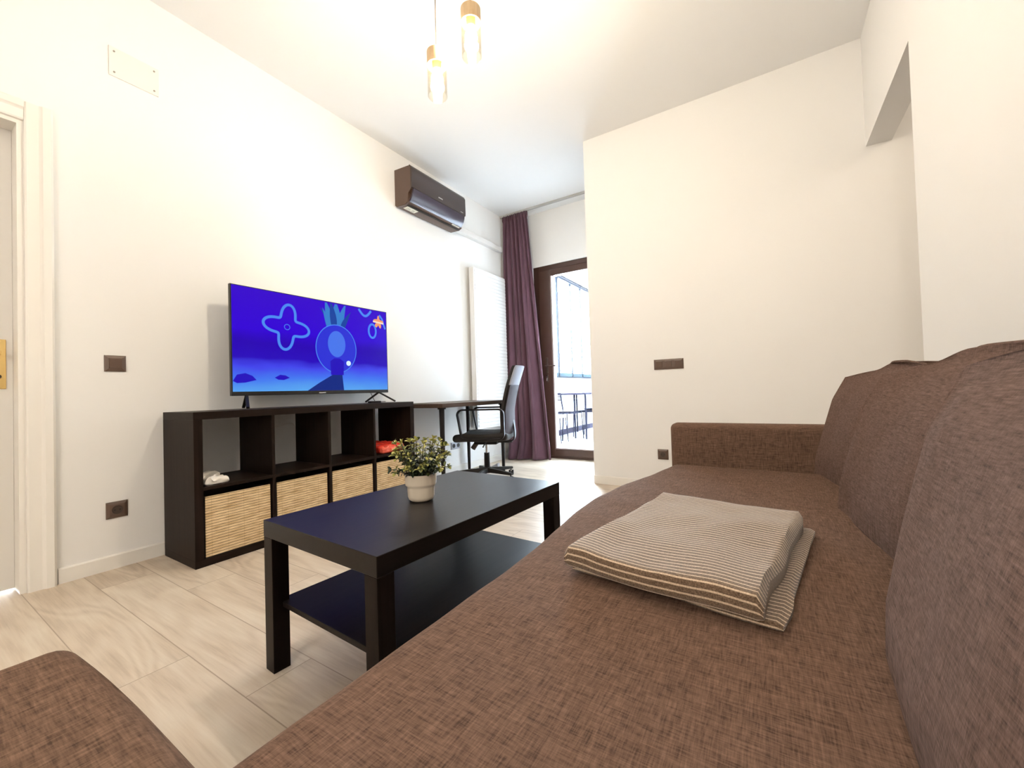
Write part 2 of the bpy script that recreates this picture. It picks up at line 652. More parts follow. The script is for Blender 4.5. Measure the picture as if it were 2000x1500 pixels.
bm = B()
box(bm, -0.50, -0.44, 3.9, 9.15, 2.90, 2.935, 0.004); box(bm, -0.49, -0.45, 3.9, 9.15, 2.955, 2.985, 0.004)
box(bm, -0.51, -0.45, 3.9, 9.15, 1.05, 1.075, 0.004)
wn = struct('window_1', bm, M_alu)
ys = [3.9, 4.75, 5.42, 5.98, 6.58, 7.08, 7.7, 8.4, 9.15]
M_glasst = glass('tinted_edge_pane', (0.93, 0.97, 0.98))
M_railglass = mat('frosted_rail', (0.020, 0.030, 0.036), 0.7, spec=0.03)
bm = B()
for i, y in enumerate(ys[1:-1]):
    t = 0.022 if y == 5.98 else 0.010
    box(bm, -0.50, -0.46, y - t, y + t, 1.075, 2.90, 0.003)
obj('window_mullions', bm, M_alu, wn)
for a, b in zip(ys[:-1], ys[1:]):
    bm = B(); box(bm, -0.483, -0.475, a + 0.012, b - 0.012, 1.14, 2.90)
    obj('window_pane', bm, M_glasst, wn)
bm = B(); box(bm, -0.488, -0.472, 3.9, 9.15, 1.075, 1.145, 0.003)
obj('window_rail', bm, M_railglass, wn)

# balcony door (glazed, brown profiles)
bm = B()
y0, y1 = 3.60, 3.68
box(bm, 0.345, 0.425, y0 + .012, y1, 0, 2.35, 0.004); box(bm, 1.25, 1.32, y0 + .012, y1, 0, 2.35, 0.004); box(bm, 0.425, 1.25, y0 + .012, y1, 2.285, 2.35, 0.004)
box(bm, 0.425, 1.25, y0 + .012, y1, 0.0, 0.035, 0.003)
d2 = struct('door_2', bm, M_frame)
bm = B()
y0 -= 0.008
box(bm, 0.425, 0.585, y0, y1 - .01, 0.03, 2.29, 0.006); box(bm, 1.17, 1.25, y0, y1 - .01, 0.03, 2.29, 0.006)
box(bm, 0.585, 1.17, y0, y1 - .01, 2.21, 2.29, 0.006); box(bm, 0.585, 1.17, y0, y1 - .01, 0.03, 0.115, 0.006)
obj('door_sash', bm, M_frame, d2)
bm = B()
box(bm, 0.585, 0.598, y0 + .004, y1 - .02, 0.115, 2.21); box(bm, 0.598, 1.17, y0 + .004, y1 - .02, 0.115, 0.128)
obj('glazing_bead', bm, mat('light_bead', (0.42, 0.36, 0.36), 0.5), d2)
bm = B(); box(bm, 0.598, 1.17, 3.635, 3.645, 0.128, 2.21)
obj('glass_pane', bm, M_glass, d2)
bm = B()
box(bm, 0.492, 0.522, y0 - 0.010, y0, 1.03, 1.22, 0.003)
obj('handle_plate', bm, M_browndk, d2)
bm = B()
cyl(bm, (0.507, y0 - 0.01, 1.118), (0.507, y0 - 0.05, 1.118), 0.009)
tube(bm, catmull([(0.507, y0 - 0.05, 1.118), (0.53, y0 - 0.055, 1.118), (0.60, y0 - 0.055, 1.116), (0.645, y0 - 0.052, 1.114)]), 0.008)
obj('door_handle', bm, M_browndk, d2, smooth=True)
bm = B(); box(bm, 0.495, 0.519, y0 - 0.008, y0, 0.92, 1.015, 0.003)
obj('lock_plate', bm, M_browndk, d2)
bm = B(); cyl(bm, (0.507, y0 - 0.008, 0.99), (0.507, y0 - 0.02, 0.99), 0.009, n=12); box(bm, 0.502, 0.511, y0 - 0.022, y0 - 0.006, 0.935, 0.975, 0.002)
obj('lock_cylinder', bm, M_chrome, d2)

# balcony furniture
M_wire = mat('grey_wire_steel', (0.007, 0.007, 0.012), 0.7, spec=0.03)


def wire_chair(name, label, x, y, rz, seatmat=None):
    t = thing(name, label, 'chair', (x, y, 0), rz, None)
    legs = ((0.20, 0.19), (0.20, -0.19), (-0.20, 0.19), (-0.20, -0.19))
    for lx, ly in legs:
        bm = B()
        if lx > 0:
            tube(bm, [(lx * 1.08, ly * 1.05, 0), (lx, ly, 0.44)], 0.009, 8)
        else:
            tube(bm, catmull([(lx * 1.2, ly * 1.05, 0), (lx, ly, 0.44), (lx * 1.12, ly, 0.62), (lx * 1.22, ly, 0.77)], 4), 0.012, 8)
        obj('leg', bm, M_wire, t, smooth=True)
    bm = B()
    tube(bm, catmull([(-.2, -.19, .44), (.2, -.19, .44), (.2, .19, .44), (-.2, .19, .44)], 5, True), 0.009, 8, True)
    for i in range(9):
        yy = -0.16 + 0.04 * i
        tube(bm, [(-0.2, yy, .442), (0.2, yy, .442)], 0.005, 6)
    obj('seat', bm, M_wire, t, smooth=True)
    bm = B()
    for z, xx in ((0.66, -0.227), (0.69, -0.232), (0.72, -0.238), (0.77, -0.245)):
        tube(bm, [(xx, -0.19, z), (xx - .012, 0, z), (xx, 0.19, z)], 0.009 if z < .75 else 0.012, 6)
    obj('backrest', bm, M_wire, t, smooth=True)
    return t


wire_chair('balcony_chair', 'grey wire balcony chair nearest the glazed door, with a slatted back', -0.14, 5.45, math.radians(65))
wire_chair('balcony_chair', 'grey wire balcony chair tucked under the middle of the narrow table', 0.10, 5.93, math.radians(175))
wire_chair('balcony_chair', 'grey wire balcony chair at the far end of the narrow table', -0.06, 6.75, math.radians(200))
st = thing('balcony_stool', 'small pale stool with thin grey legs beside the glazed balcony door', 'stool', (-0.03, 4.98, 0))
bm = B(); soft_box(bm, -0.16, 0.08, -0.13, 0.13, 0.39, 0.43, 0.018, 0.05)
obj('seat', bm, M_whitep, st, smooth=True)
for lx, ly in ((0.07, 0.11), (0.07, -0.11), (-0.15, 0.11), (-0.15, -0.11)):
    bm = B(); tube(bm, [(lx * 1.3, ly * 1.2, 0), (lx * .9, ly * .9, 0.395)], 0.008, 8)
    obj('leg', bm, M_wire, st, smooth=True)
bt = thing('balcony_table', 'narrow grey balcony table with slim steel legs seen through the door', 'table', (-0.1, 6.0, 0))
bm = B(); box(bm, -0.34, 0.36, -0.62, 0.62, 0.735, 0.765, 0.004)
obj('tabletop', bm, mat('grey_tabletop', (0.010, 0.009, 0.016), 0.7, spec=0.03), bt)
for lx, ly in ((0.31, -0.50), (0.09, -0.44), (0.31, 0.56), (-0.3, 0.56)):
    bm = B(); cyl(bm, (lx, ly, 0), (lx, ly, 0.735), 0.014, 0.018, 12)
    obj('leg', bm, M_wire, bt, smooth=True)

# ------------------------------------------------------------------ radiator, air conditioner, curtain
ra = thing('radiator', 'tall white vertical panel radiator on the wall beside the plum curtain', 'radiator', (0, 3.02, 0.42))
bm = B()
box(bm, 0.035, 0.10, 2.70, 3.33, 0.42, 2.20, 0.006, 3)
obj('body', bm, M_white, ra, True)
bm = B()
n = 44
for i in range(n):
    z = 0.44 + (2.18 - 0.44) * (i + .5) / n
    box(bm, 0.099, 0.1065, 2.715, 3.325, z - 0.0155, z + 0.0155, 0.005, 2)
obj('front_ribs', bm, M_white, ra, True)
for y in (2.85, 3.18):
    for z in (0.7, 1.9):
        bm = B(); box(bm, 0.0005, 0.036, y - .02, y + .02, z - .03, z + .03)
        obj('wall_bracket', bm, M_white, ra, True)

M_acbody = mat('bronze_brown_casing', (0.085, 0.050, 0.036), 0.42)
M_acfront = mat('dark_bronze_front', (0.030, 0.017, 0.013), 0.30)
M_aclouver = mat('dark_gloss_louver', (0.040, 0.030, 0.045), 0.22)
ac = thing('air_conditioner', 'dark brown wall air conditioner mounted high above the television', 'air conditioner', (0, 2.07, 2.50))
bm = B()
prism(bm, [(0, 2.525), (0.02, 2.505), (0.13, 2.500), (0.165, 2.515), (0.165, 2.595), (0.205, 2.625), (0.205, 2.805), (0.18, 2.835), (0, 2.845)], 'y', 1.695, 2.44)
bmesh.ops.bevel(bm, geom=[e for e in bm.edges if abs(e.verts[0].co.y - e.verts[1].co.y) < 1e-5], offset=0.004, segments=2, affect='EDGES')
obj('casing', bm, M_acbody, ac, True, smooth=True, angle=30)
bm = B()
prism(bm, [(0.203, 2.628), (0.217, 2.632), (0.219, 2.66), (0.217, 2.80), (0.205, 2.826), (0.190, 2.838), (0.186, 2.832), (0.203, 2.81)], 'y', 1.695, 2.44)
fp = obj('front_panel', bm, M_acfront, ac, True, smooth=True, angle=30)
bm = B()
prism(bm, [(0.150, 2.512), (0.178, 2.530), (0.200, 2.560), (0.214, 2.600), (0.216, 2.628), (0.204, 2.628), (0.198, 2.60), (0.186, 2.568), (0.168, 2.543), (0.145, 2.524)], 'y', 1.715, 2.425)
obj('louver', bm, M_aclouver, ac, True, smooth=True, angle=40)
bm = B()
for i in range(22):
    y = 1.75 + i * 0.030
    box(bm, 0.128, 0.150, y, y + 0.012, 2.497, 2.503)
box(bm, 0.124, 0.154, 1.72, 2.42, 2.4985, 2.5005)
obj('outlet_vanes', bm, M_black, ac, True)
M_paper = mat('label_paper', (0.75, 0.73, 0.62), 0.6)
M_ink = mat('label_ink', (0.12, 0.12, 0.10), 0.6)
bm = B()
box(bm, 0.065, 0.120, 1.735, 1.865, 2.4965, 2.5005)
for i, (a, b) in enumerate(((1.75, 1.80), (1.81, 1.85))):
    box(bm, 0.078, 0.083, a, b, 2.496, 2.499, mi=1); box(bm, 0.096, 0.100, a, b - .01, 2.496, 2.499, mi=1)
obj('information_sticker', bm, [M_paper, M_ink], ac, True)
bm = B(); box(bm, 0.148, 0.166, 2.29, 2.40, 2.5095, 2.5165)
obj('energy_sticker', bm, M_paper, ac, True)
bm = B()
for i in range(7):
    box(bm, 0.2185, 0.2205, 2.035 + i * 0.0085, 2.041 + i * 0.0085, 2.665, 2.674)
M_silver = mat('silver_print', (0.55, 0.52, 0.5), 0.4)
obj('front_marking', bm, M_silver, ac, True)
bm = B()
for i in range(4):
    box(bm, 0.2175, 0.2195, 2.36 + i * 0.011, 2.367 + i * 0.011, 2.648, 2.653)
obj('corner_marking', bm, M_silver, ac, True)

bm = B(); box(bm, 0.0, 0.055, 2.44, 3.36, 2.545, 2.605, 0.004)
tag(obj('pipe_cover', bm, M_whitep), 'white plastic trunking running from the air conditioner to the curtain', 'pipe cover')

# curtain + rail
cr = thing('curtain_rail', 'slim grey ceiling curtain rail in front of the balcony door', 'curtain rail', (0.73, 3.42, 2.985))
bm = B(); box(bm, 0.0, 1.467, 3.405, 3.435, 2.998, H, 0.002)
obj('track', bm, mat('grey_rail', (0.42, 0.41, 0.40), 0.5), cr, True)
bm = B()
NS, NZ = 150, 60
Z0, Z1 = 0.012, 3.0
front = []
for j in range(NZ + 1):
    v = j / NZ
    z = Z0 + (Z1 - Z0) * v
    row_ = []
    for i in range(NS + 1):
        s = i / NS
        w = min(1.0, (Z1 - z) / 2.2)
        xl = 0.035 + 0.01 * math.sin(z * 2)
        xr = 0.385 + 0.22 * ((Z1 - z) / 3.0) ** 1.05
        x = xl + (xr - xl) * s
        y = 3.42 + (-0.06 + 0.10 * s) * (1 - v)
        amp = 0.022 + 0.030 * w
        ph = 7.5 * 2 * math.pi * (s + 0.03 * math.sin(5 * s + 1.3) + 0.012 * math.sin(z * 1.1 + 4 * s))
        fold = (1 - 0.55 * w) * math.sin(ph) * (0.75 + 0.25 * math.sin(12.4 * s + 1)) + 0.95 * w * math.sin(ph * 0.5 + 1.0)
        big = 0.03 * w * math.sin(2 * math.pi * (2.2 * s + 0.25))
        x += 0.012 * w * math.cos(ph)
        y += amp * fold + big
        if z > 2.93:
            y = 3.42 + 0.016 * math.sin(ph * 2) + (y - 3.42) * 0.35
        if z < 0.25:   # cloth breaks on the floor
            q = 1 - z / 0.25
            y -= 0.07 * q * q * (0.4 + 0.6 * math.sin(3.0 * s + 0.6) ** 2)
            x += 0.02 * q * math.sin(7 * s + 2)
        row_.append(bm.verts.new((x, min(y, 3.585), z)))
    front.append(row_)
for j in range(NZ):
    for i in range(NS):
        bm.faces.new((front[j][i], front[j][i + 1], front[j + 1][i + 1], front[j + 1][i]))
cu = obj('curtain', bm, M_curtain, smooth=True, angle=180)
tag(cu, 'plum velvet curtain hanging to the floor left of the balcony door', 'curtain')
sm = cu.modifiers.new('thick', 'SOLIDIFY')
sm.thickness = 0.003

# ------------------------------------------------------------------ shelf unit with baskets
KW, KH, KD = 1.465, 0.765, 0.376
T, t_ = 0.038, 0.016
KX = 0.030
ku = thing('shelf_unit', 'black-brown low cube shelf unit with eight compartments under the television', 'shelf unit', (KX, 0, 0))
bm = B()
box(bm, 0, KD, 0, KW, KH - T, KH, 0.0012, 1); box(bm, 0, KD, 0, KW, 0, T, 0.0012, 1)
obj('frame_boards', bm, M_kallax, ku)
M_kside = wood_dark('black_brown_foil_side', (0.0085, 0.0048, 0.0034), (0.019, 0.0115, 0.0085), 0.45, axis=2)
for y in (0, KW - T):
    bm = B(); box(bm, 0.0003, KD - .0003, y, y + T, T, KH - T)
    obj('side_panel', bm, M_kside, ku)
cw = (KW - 2 * T - 3 * t_) / 4
zs = T + 0.3365
bm = B(); box(bm, 0.001, KD - 0.001, T, KW - T, zs, zs + t_)
obj('shelf_board', bm, M_kallax, ku)
for i in range(3):
    y = T + cw * (i + 1) + t_ * i
    bm = B(); box(bm, 0.002, KD - 0.002, y, y + t_, zs + t_, KH - T); box(bm, 0.002, KD - 0.002, y, y + t_, T, zs)
    obj('divider', bm, M_kside, ku)

bt_names = ['leftmost compartment', 'second compartment from the left', 'third compartment from the left', 'rightmost compartment']
bproto = None
for i in range(4):
    y = T + (cw + t_) * i
    if bproto is None:
        b0 = thing('storage_basket', 'x', 'basket', (KX, y, T))
        bm = B()
        box(bm, 0.02, KD - 0.018, 0.012, cw - 0.012, 0.001, 0.012); box(bm, 0.02, 0.03, 0.012, cw - 0.012, 0.012, 0.29)
        box(bm, 0.03, KD - 0.018, 0.012, 0.022, 0.012, 0.29); box(bm, 0.03, KD - 0.018, cw - 0.022, cw - 0.012, 0.012, 0.29)
        obj('basket_body', bm, M_browndk, b0)
        bm = B(); box(bm, KD - 0.018, KD - 0.010, 0.010, cw - 0.010, 0.002, 0.302, 0.002)
        obj('slatted_front', bm, M_bamboo, b0)
        bproto = b0
        cur = b0
    else:
        cur = bproto.copy()
        C.objects.link(cur)
        for ch in list(bproto.children):
            c2 = ch.copy()
            C.objects.link(c2)
            c2.parent = cur
        cur.location = (KX, y, T)
    cur['label'] = 'bamboo-fronted storage basket in the %s of the shelf unit, bottom row' % bt_names[i]
    cur['group'] = 'bamboo baskets in the shelf unit'

# crumpled white bag on the shelf, compartment 1
def crumple(bm, x0, x1, y0, y1, z0, h, seed, amp=0.010, fq=28):
    def fn(p):
        nz = noise.noise(Vector((p.x * fq, p.y * fq, p.z * fq + seed)))
        nx = noise.noise(Vector((p.x * fq + 9, p.y * fq, p.z * fq + seed)))
        tz = max(0.0, (p.z - z0) / h)
        q = p + Vector((nx * amp * tz, nz * amp * tz, nz * amp * tz))
        q.z = max(q.z, z0 + 0.0002)
        return q
    soft_box(bm, x0, x1, y0, y1, z0, z0 + h, h * 0.42, 0.008, fn)
    return bm


zsh = zs + t_
bm = B(); crumple(bm, KX + 0.10, KX + 0.355, T + 0.018, T + 0.130, zsh, 0.034, 3.0, 0.022, 34)
tag(obj('plastic_bag', bm, mat('creamy_white_plastic_film', (0.85, 0.80, 0.74), 0.35), smooth=True), 'crumpled white plastic bag lying in the leftmost open compartment', 'bag')
M_red = mat('red_plastic_wrap', (0.62, 0.035, 0.018), 0.28)
rp = thing('red_parcel', 'red plastic-wrapped packet in the rightmost open compartment', 'packet', (KX + 0.22, 1.28, zsh))
bm = B(); crumple(bm, KX + 0.06, KX + 0.34, 1.152, 1.40, zsh, 0.065, 7.0, 0.014, 24)
obj('wrapped_packet', bm, M_red, rp, True, smooth=True)
bm = B(); crumple(bm, KX + 0.27, KX + 0.365, 1.16, 1.30, zsh + 0.001, 0.052, 12.0, 0.018, 40)
obj('folded_flap', bm, mat('light_red_film', (0.80, 0.13, 0.08), 0.25), rp, True, smooth=True)
# white power cable behind the unit
bm = B()
tube(bm, catmull([(0.01, 0.50, 0.612), (0.012, 0.60, 0.632), (0.010, 0.69, 0.648), (0.011, 0.722, 0.640), (0.010, 0.738, 0.60), (0.010, 0.742, 0.52), (0.010, 0.735, 0.44), (0.010, 0.74, 0.40)]), 0.0035, 8)
tag(obj('power_cable', bm, M_whitep, smooth=True), 'white power cable looping down the wall behind the second open compartment', 'cable')
bm = B()
tube(bm, catmull([(0.30, 0.760, zsh + 0.007), (0.26, 0.81, zsh + 0.035), (0.22, 0.85, zsh + 0.05)]), [0.006, 0.006, 0.006, 0.0055, 0.005, 0.005, 0.0045, 0.004, 0.004, 0.004, 0.003, 0.002, 0.002], 8)
tag(obj('cable_end', bm, mat('tan_plastic', (0.45, 0.28, 0.18), 0.4), smooth=True), 'short tan stick leaning in the third open compartment', 'stick')

# ------------------------------------------------------------------ television
tv = thing('television', 'flat-screen television standing on the shelf unit, showing a blue undersea scene', 'television', (0.185, 0.835, 0.765))
TY0, TY1, TZ0, TZ1, TX = 0.262, 1.398, 0.843, 1.492, 0.195
bm = B(); box(bm, TX - 0.022, TX, TY0, TY1, TZ0, TZ1, 0.002); box(bm, TX - 0.062, TX - 0.02, TY0 + 0.2, TY1 - 0.2, TZ0 + 0.03, TZ0 + 0.36, 0.015, 3)
obj('bezel', bm, mat('tv_bezel', (0.006, 0.005, 0.006), 0.25), tv, True)
for sgn, yy in ((-1, TY0 + 0.085), (1, TY1 - 0.085)):
    bm = B()
    apex = Vector((TX - 0.012, yy, TZ0 + 0.004))
    for (fx_, fy_) in ((0.125, sgn * 0.052), (-0.115, sgn * -0.035)):
        foot = Vector((TX - 0.012 + fx_, yy + fy_, 0.7735))
        tube(bm, [apex, apex.lerp(foot, 0.9), foot], 0.01, 8, flat=(0.009, 0.006))
    obj('foot', bm, M_black, tv, True, smooth=True)


def scr(u, v):   # u 0..1 left to right as seen, v 0..1 bottom to top
    return (TY0 + 0.007 + u * (TY1 - TY0 - 0.014), TZ0 + 0.024 + v * (TZ1 - TZ0 - 0.029))


def emat(name, c, s=1.0):
    M = mat(name, (0, 0, 0), 0.5, spec=0.04, emit=c, es=s * 0.90)
    return M


M_scr = emat('screen_water', (0, 0, 1))
k = NT(M_scr)
tc = k.n('ShaderNodeTexCoord')
sep = k.n('ShaderNodeSeparateXYZ')
k.t.links.new(tc.outputs['Object'], sep.inputs[0])
zz = k.math('DIVIDE', k.math('SUBTRACT', sep.outputs['Z'], TZ0 - 0.765), TZ1 - TZ0)
nn = k.noise(k.obj((1, 3, 9)), 1, 2)
zz = k.math('ADD', zz, k.math('MULTIPLY', k.math('SUBTRACT', nn, 0.5), 0.12))
k.link(k.ramp(zz, [(0.0, srgb(95, 175, 240)), (0.16, srgb(70, 120, 240)), (0.27, srgb(68, 70, 235)), (0.34, srgb(42, 8, 190)), (0.5, srgb(42, 2, 180)), (0.62, srgb(52, 0, 215)), (1.0, srgb(58, 8, 205))]), 'Emission Color')
pic = [M_scr, emat('screen_swirl', srgb(78, 140, 240)), emat('screen_dome', srgb(48, 52, 215)), emat('screen_dome_glow', srgb(74, 118, 235)),
       emat('screen_weed', srgb(58, 128, 205)), emat('screen_lamp', srgb(225, 245, 255)), emat('screen_path', srgb(22, 44, 130)),
       emat('screen_stone', srgb(40, 20, 190)), emat('screen_badge', srgb(245, 160, 110)), emat('screen_badge_bar', srgb(255, 225, 200)), emat('screen_weed_dark', srgb(30, 70, 160))]
bm = B()
a, b = scr(0, 0), scr(1, 1)
box(bm, TX - 0.001, TX + 0.0006, a[0], b[0], a[1], b[1], mi=0)
SX = TX + 0.0009
lay = [0]


def flatpoly(pts, mi, up=None):
    lay[0] += 1
    x = SX + lay[0] * 0.00002
    vs = [bm.verts.new((x, *scr(u, v))) for u, v in pts]
    f = bm.faces.new(vs)
    f.material_index = mi
    return f


def flatstroke(pts, w, mi, closed=False):
    lay[0] += 1
    x = SX + lay[0] * 0.00002
    P = [Vector(scr(u, v)) for u, v in pts]
    n = len(P)
    L = []
    for i in range(n):
        t = (P[(i + 1) % n] - P[i - 1]) if closed else (P[min(i + 1, n - 1)] - P[max(i - 1, 0)])
        t.normalize()
        nrm = Vector((-t.y, t.x)) * w / 2
        L.append((bm.verts.new((x, *(P[i] + nrm))), bm.verts.new((x, *(P[i] - nrm)))))
    for i in range(n if closed else n - 1):
        a, b = L[i], L[(i + 1) % n]
        f = bm.faces.new((a[0], b[0], b[1], a[1]))
        f.material_index = mi


# drifting ring shapes: plain wavy outline left, partly seen ones right
ring = []
for i in range(120):
    a = 2 * math.pi * i / 120
    r = 1.0 + 0.34 * math.cos(4 * a + 0.5)
    ring.append((0.285 + 0.098 * r * math.cos(a), 0.66 + 0.175 * r * math.sin(a)))
flatstroke(ring, 0.017, 1, True)
flatstroke([(0.285 + .016 * math.cos(t / 12 * 2 * math.pi), 0.66 + .028 * math.sin(t / 12 * 2 * math.pi)) for t in range(12)], 0.004, 1, True)
flatstroke([(0.77 + 0.10 * t / 12, 0.985 - 0.075 * math.sin(math.pi * t / 12)) for t in range(13)], 0.018, 1)
flatstroke([(0.878 + 0.030 * math.cos(t / 24 * 2 * math.pi), 0.735 + 0.085 * math.sin(t / 24 * 2 * math.pi)) for t in range(24)], 0.016, 1, True)
flatstroke([(0.94, 0.95), (0.965, 0.90), (0.975, 0.84), (0.99, 0.78)], 0.016, 1)
# reeds rising behind a smooth boulder
for i, (bx, tx, w, mi_) in enumerate(((0.575, 0.485, .030, 10), (0.62, 0.665, .034, 4), (0.56, 0.53, .040, 4), (0.60, 0.60, .052, 4), (0.64, 0.71, .030, 10), (0.545, 0.505, .022, 4), (0.585, 0.565, .036, 10))):
    zt = 0.99 if i in (1, 2, 3, 6) else 0.93
    L1, L2 = [], []
    for s in range(11):
        q = s / 10
        cx_ = bx + (tx - bx) * q ** 1.6
        v_ = 0.68 + (zt - 0.68) * q
        ww = w * (0.45 + 0.9 * math.sin(math.pi * min(q * 0.8 + .1, 1))) * (1 - (0.55 if zt > .98 else 1.0) * q ** 3) * 0.5
        L1.append((cx_ - ww, v_)); L2.append((cx_ + ww, v_))
    flatpoly(L1 + L2[::-1], mi_)
dome = [(0.60 + 0.142 * math.cos(a), 0.475 + 0.275 * math.sin(a)) for a in [2 * math.pi * i / 60 for i in range(60)]]
flatpoly(dome, 2)
glow = [(0.60 + 0.062 * math.cos(a), 0.53 + 0.15 * math.sin(a)) for a in [2 * math.pi * i / 48 for i in range(48)]]
flatpoly(glow, 3)
flatstroke(dome, 0.006, 1, True)
flatpoly([(0.555, 0.175), (0.645, 0.175), (0.648, 0.33), (0.62, 0.365), (0.58, 0.365), (0.552, 0.33)], 7)
flatpoly([(0.683 + .017 * math.cos(2 * math.pi * t / 24), 0.315 + .030 * math.sin(2 * math.pi * t / 24)) for t in range(24)], 5)
flatpoly([(0.565, 0.175), (0.635, 0.175), (0.645, 0.0), (0.40, 0.0), (0.48, 0.09)], 6)
flatpoly([(0.0, 0.10), (0.02, 0.16), (0.06, 0.175), (0.095, 0.15), (0.115, 0.11), (0.06, 0.085), (0.02, 0.08)], 7)
flatpoly([(0.21, 0.135), (0.24, 0.165), (0.27, 0.16), (0.295, 0.135), (0.26, 0.112), (0.23, 0.115)], 7)
# broadcaster's orange splat with a pale bar
sp = []
for i in range(60):
    a = 2 * math.pi * i / 60
    r = 1 + 0.32 * math.cos(5 * a - 1.3) + 0.1 * math.sin(9 * a)
    sp.append((0.93 + 0.032 * r * math.cos(a), 0.855 + 0.062 * r * math.sin(a)))
flatpoly(sp, 8)
flatpoly([(0.885, 0.850), (0.975, 0.838), (0.975, 0.858), (0.885, 0.870)], 9)
obj('screen', bm, pic, tv, True)
bm = B(); box(bm, TX - 0.001, TX + 0.0008, 0.800, 0.850, TZ0 + 0.006, TZ0 + 0.012)
obj('maker_mark', bm, mat('silver_mark', (0.6, 0.6, 0.62), 0.3), tv, True)
bm = B(); tube(bm, catmull([(TX - 0.03, 1.245, TZ0 + 0.01), (TX + 0.01, 1.235, 0.81), (TX + 0.05, 1.225, 0.775)]), 0.0022, 6)
obj('cable', bm, M_black, tv, True)
rc = thing('remote_control', 'small black and grey remote lying on the shelf unit by the right television foot', 'remote control', (0.29, 1.20, 0.765))
bm = B(); soft_box(bm, -0.02, 0.02, -0.065, 0.03, 0.0, 0.016, 0.006, 0.02)
obj('body', bm, M_black, rc, smooth=True)
bm = B(); box(bm, -0.016, 0.016, 0.0305, 0.075, 0.001, 0.012, 0.003)
obj('cover', bm, mat('grey_plastic', (0.22, 0.20, 0.20), 0.4), rc)

# ------------------------------------------------------------------ wall plates
def face_matrix(origin, normal, ux):
    n_ = Vector(normal); u = Vector(ux); v = n_.cross(u)
    Mx = Matrix((u, v, n_)).transposed().to_4x4()
    Mx.translation = Vector(origin)
    return Mx


def plate(name, label, cat, origin, normal, ux, mods, kinds, mcol=M_brown, mdark=M_browndk, size=0.081, pitch=0.071):
    t = thing(name, label, cat, origin)
    R_ = face_matrix((0, 0, 0), normal, ux)
    W = size / 2 + pitch * (mods - 1) / 2
    Hh = size / 2
    bm = B()
    # bevelled pyramid frame: outer edge low, inner edge high
    out, inn = [(-W, -Hh), (W, -Hh), (W, Hh), (-W, Hh)], [(-W + .013, -Hh + .013), (W - .013, -Hh + .013), (W - .013, Hh - .013), (-W + .013, Hh - .013)]
    vo = [bm.verts.new((x, y, 0)) for x, y in out]; vm = [bm.verts.new((x, y, 0.005)) for x, y in out]; vi = [bm.verts.new((x, y, 0.010)) for x, y in inn]
    bm.faces.new(vo[::-1]); bm.faces.new(vi)
    for i in range(4):
        j = (i + 1) % 4
        bm.faces.new((vo[i], vo[j], vm[j], vm[i])); bm.faces.new((vm[i], vm[j], vi[j], vi[i]))
    bmesh.ops.transform(bm, matrix=R_, verts=bm.verts)
    obj('frame', bm, mcol, t)
    for i in range(mods):
        cx_ = (i - (mods - 1) / 2) * pitch
        if kinds[i] == 's':
            bm = B()
            a = 0.0255
            p = [(cx_ - a, -a, .010), (cx_ + a, -a, .010), (cx_ + a, a, .010), (cx_ - a, a, .010)]
            q = [(cx_ - a + .002, -a + .002, .0125), (cx_ + a - .002, -a + .002, .0125), (cx_ + a - .002, a - .002, .016), (cx_ - a + .002, a - .002, .016)]
            vp = [bm.verts.new(c_) for c_ in p]; vq = [bm.verts.new(c_) for c_ in q]
            bm.faces.new(vq)
            for i2 in range(4):
                j2 = (i2 + 1) % 4
                bm.faces.new((vp[i2], vp[j2], vq[j2], vq[i2]))
            bmesh.ops.transform(bm, matrix=R_, verts=bm.verts)
            obj('rocker', bm, mcol, t)
        else:
            bm = B()
            # round socket well: ring + sunken disc, two contact holes
            lathe(bm, [(0.0, 0.0102), (0.0165, 0.0102), (0.0185, 0.0125), (0.0205, 0.0125), (0.0215, 0.0102)], cx_, 0, 28)
            bmesh.ops.transform(bm, matrix=R_, verts=bm.verts)
            sk = obj('socket_well', bm, mdark, t, smooth=True)
            bm = B()
            for dx_ in (-0.0095, 0.0095):
                cyl(bm, (cx_ + dx_, 0, 0.0100), (cx_ + dx_, 0, 0.0112), 0.003, n=10)
            bmesh.ops.transform(bm, matrix=R_, verts=bm.verts)
            obj('contact_hole', bm, M_black, sk)
    return t


plate('light_switch', 'single brown light switch on the wall between the white door and the television', 'light switch', (0, -0.181, 1.022), (1, 0, 0), (0, 1, 0), 1, 's')
plate('wall_socket', 'brown wall socket low on the wall left of the shelf unit', 'socket', (0, -0.181, 0.289), (1, 0, 0), (0, 1, 0), 1, 'o')
plate('light_switch', 'triple brown light switch plate on the wall facing the camera above the sofa arm', 'light switch', (2.120, 2.556, 1.000), (0, -1, 0), (1, 0, 0), 3, 'sss', pitch=0.071)
plate('wall_socket', 'small brown wall socket beside the sofa arm near the floor', 'socket', (2.053, 2.556, 0.281), (0, -1, 0), (1, 0, 0), 1, 'o')
plate('double_socket', 'pale double socket with two black outlets on the wall under the desk', 'socket', (0, 2.435, 0.278), (1, 0, 0), (0, 1, 0), 2, 'oo', mcol=mat('silver_plate', (0.30, 0.30, 0.34), 0.4), mdark=M_black, size=0.075, pitch=0.068)

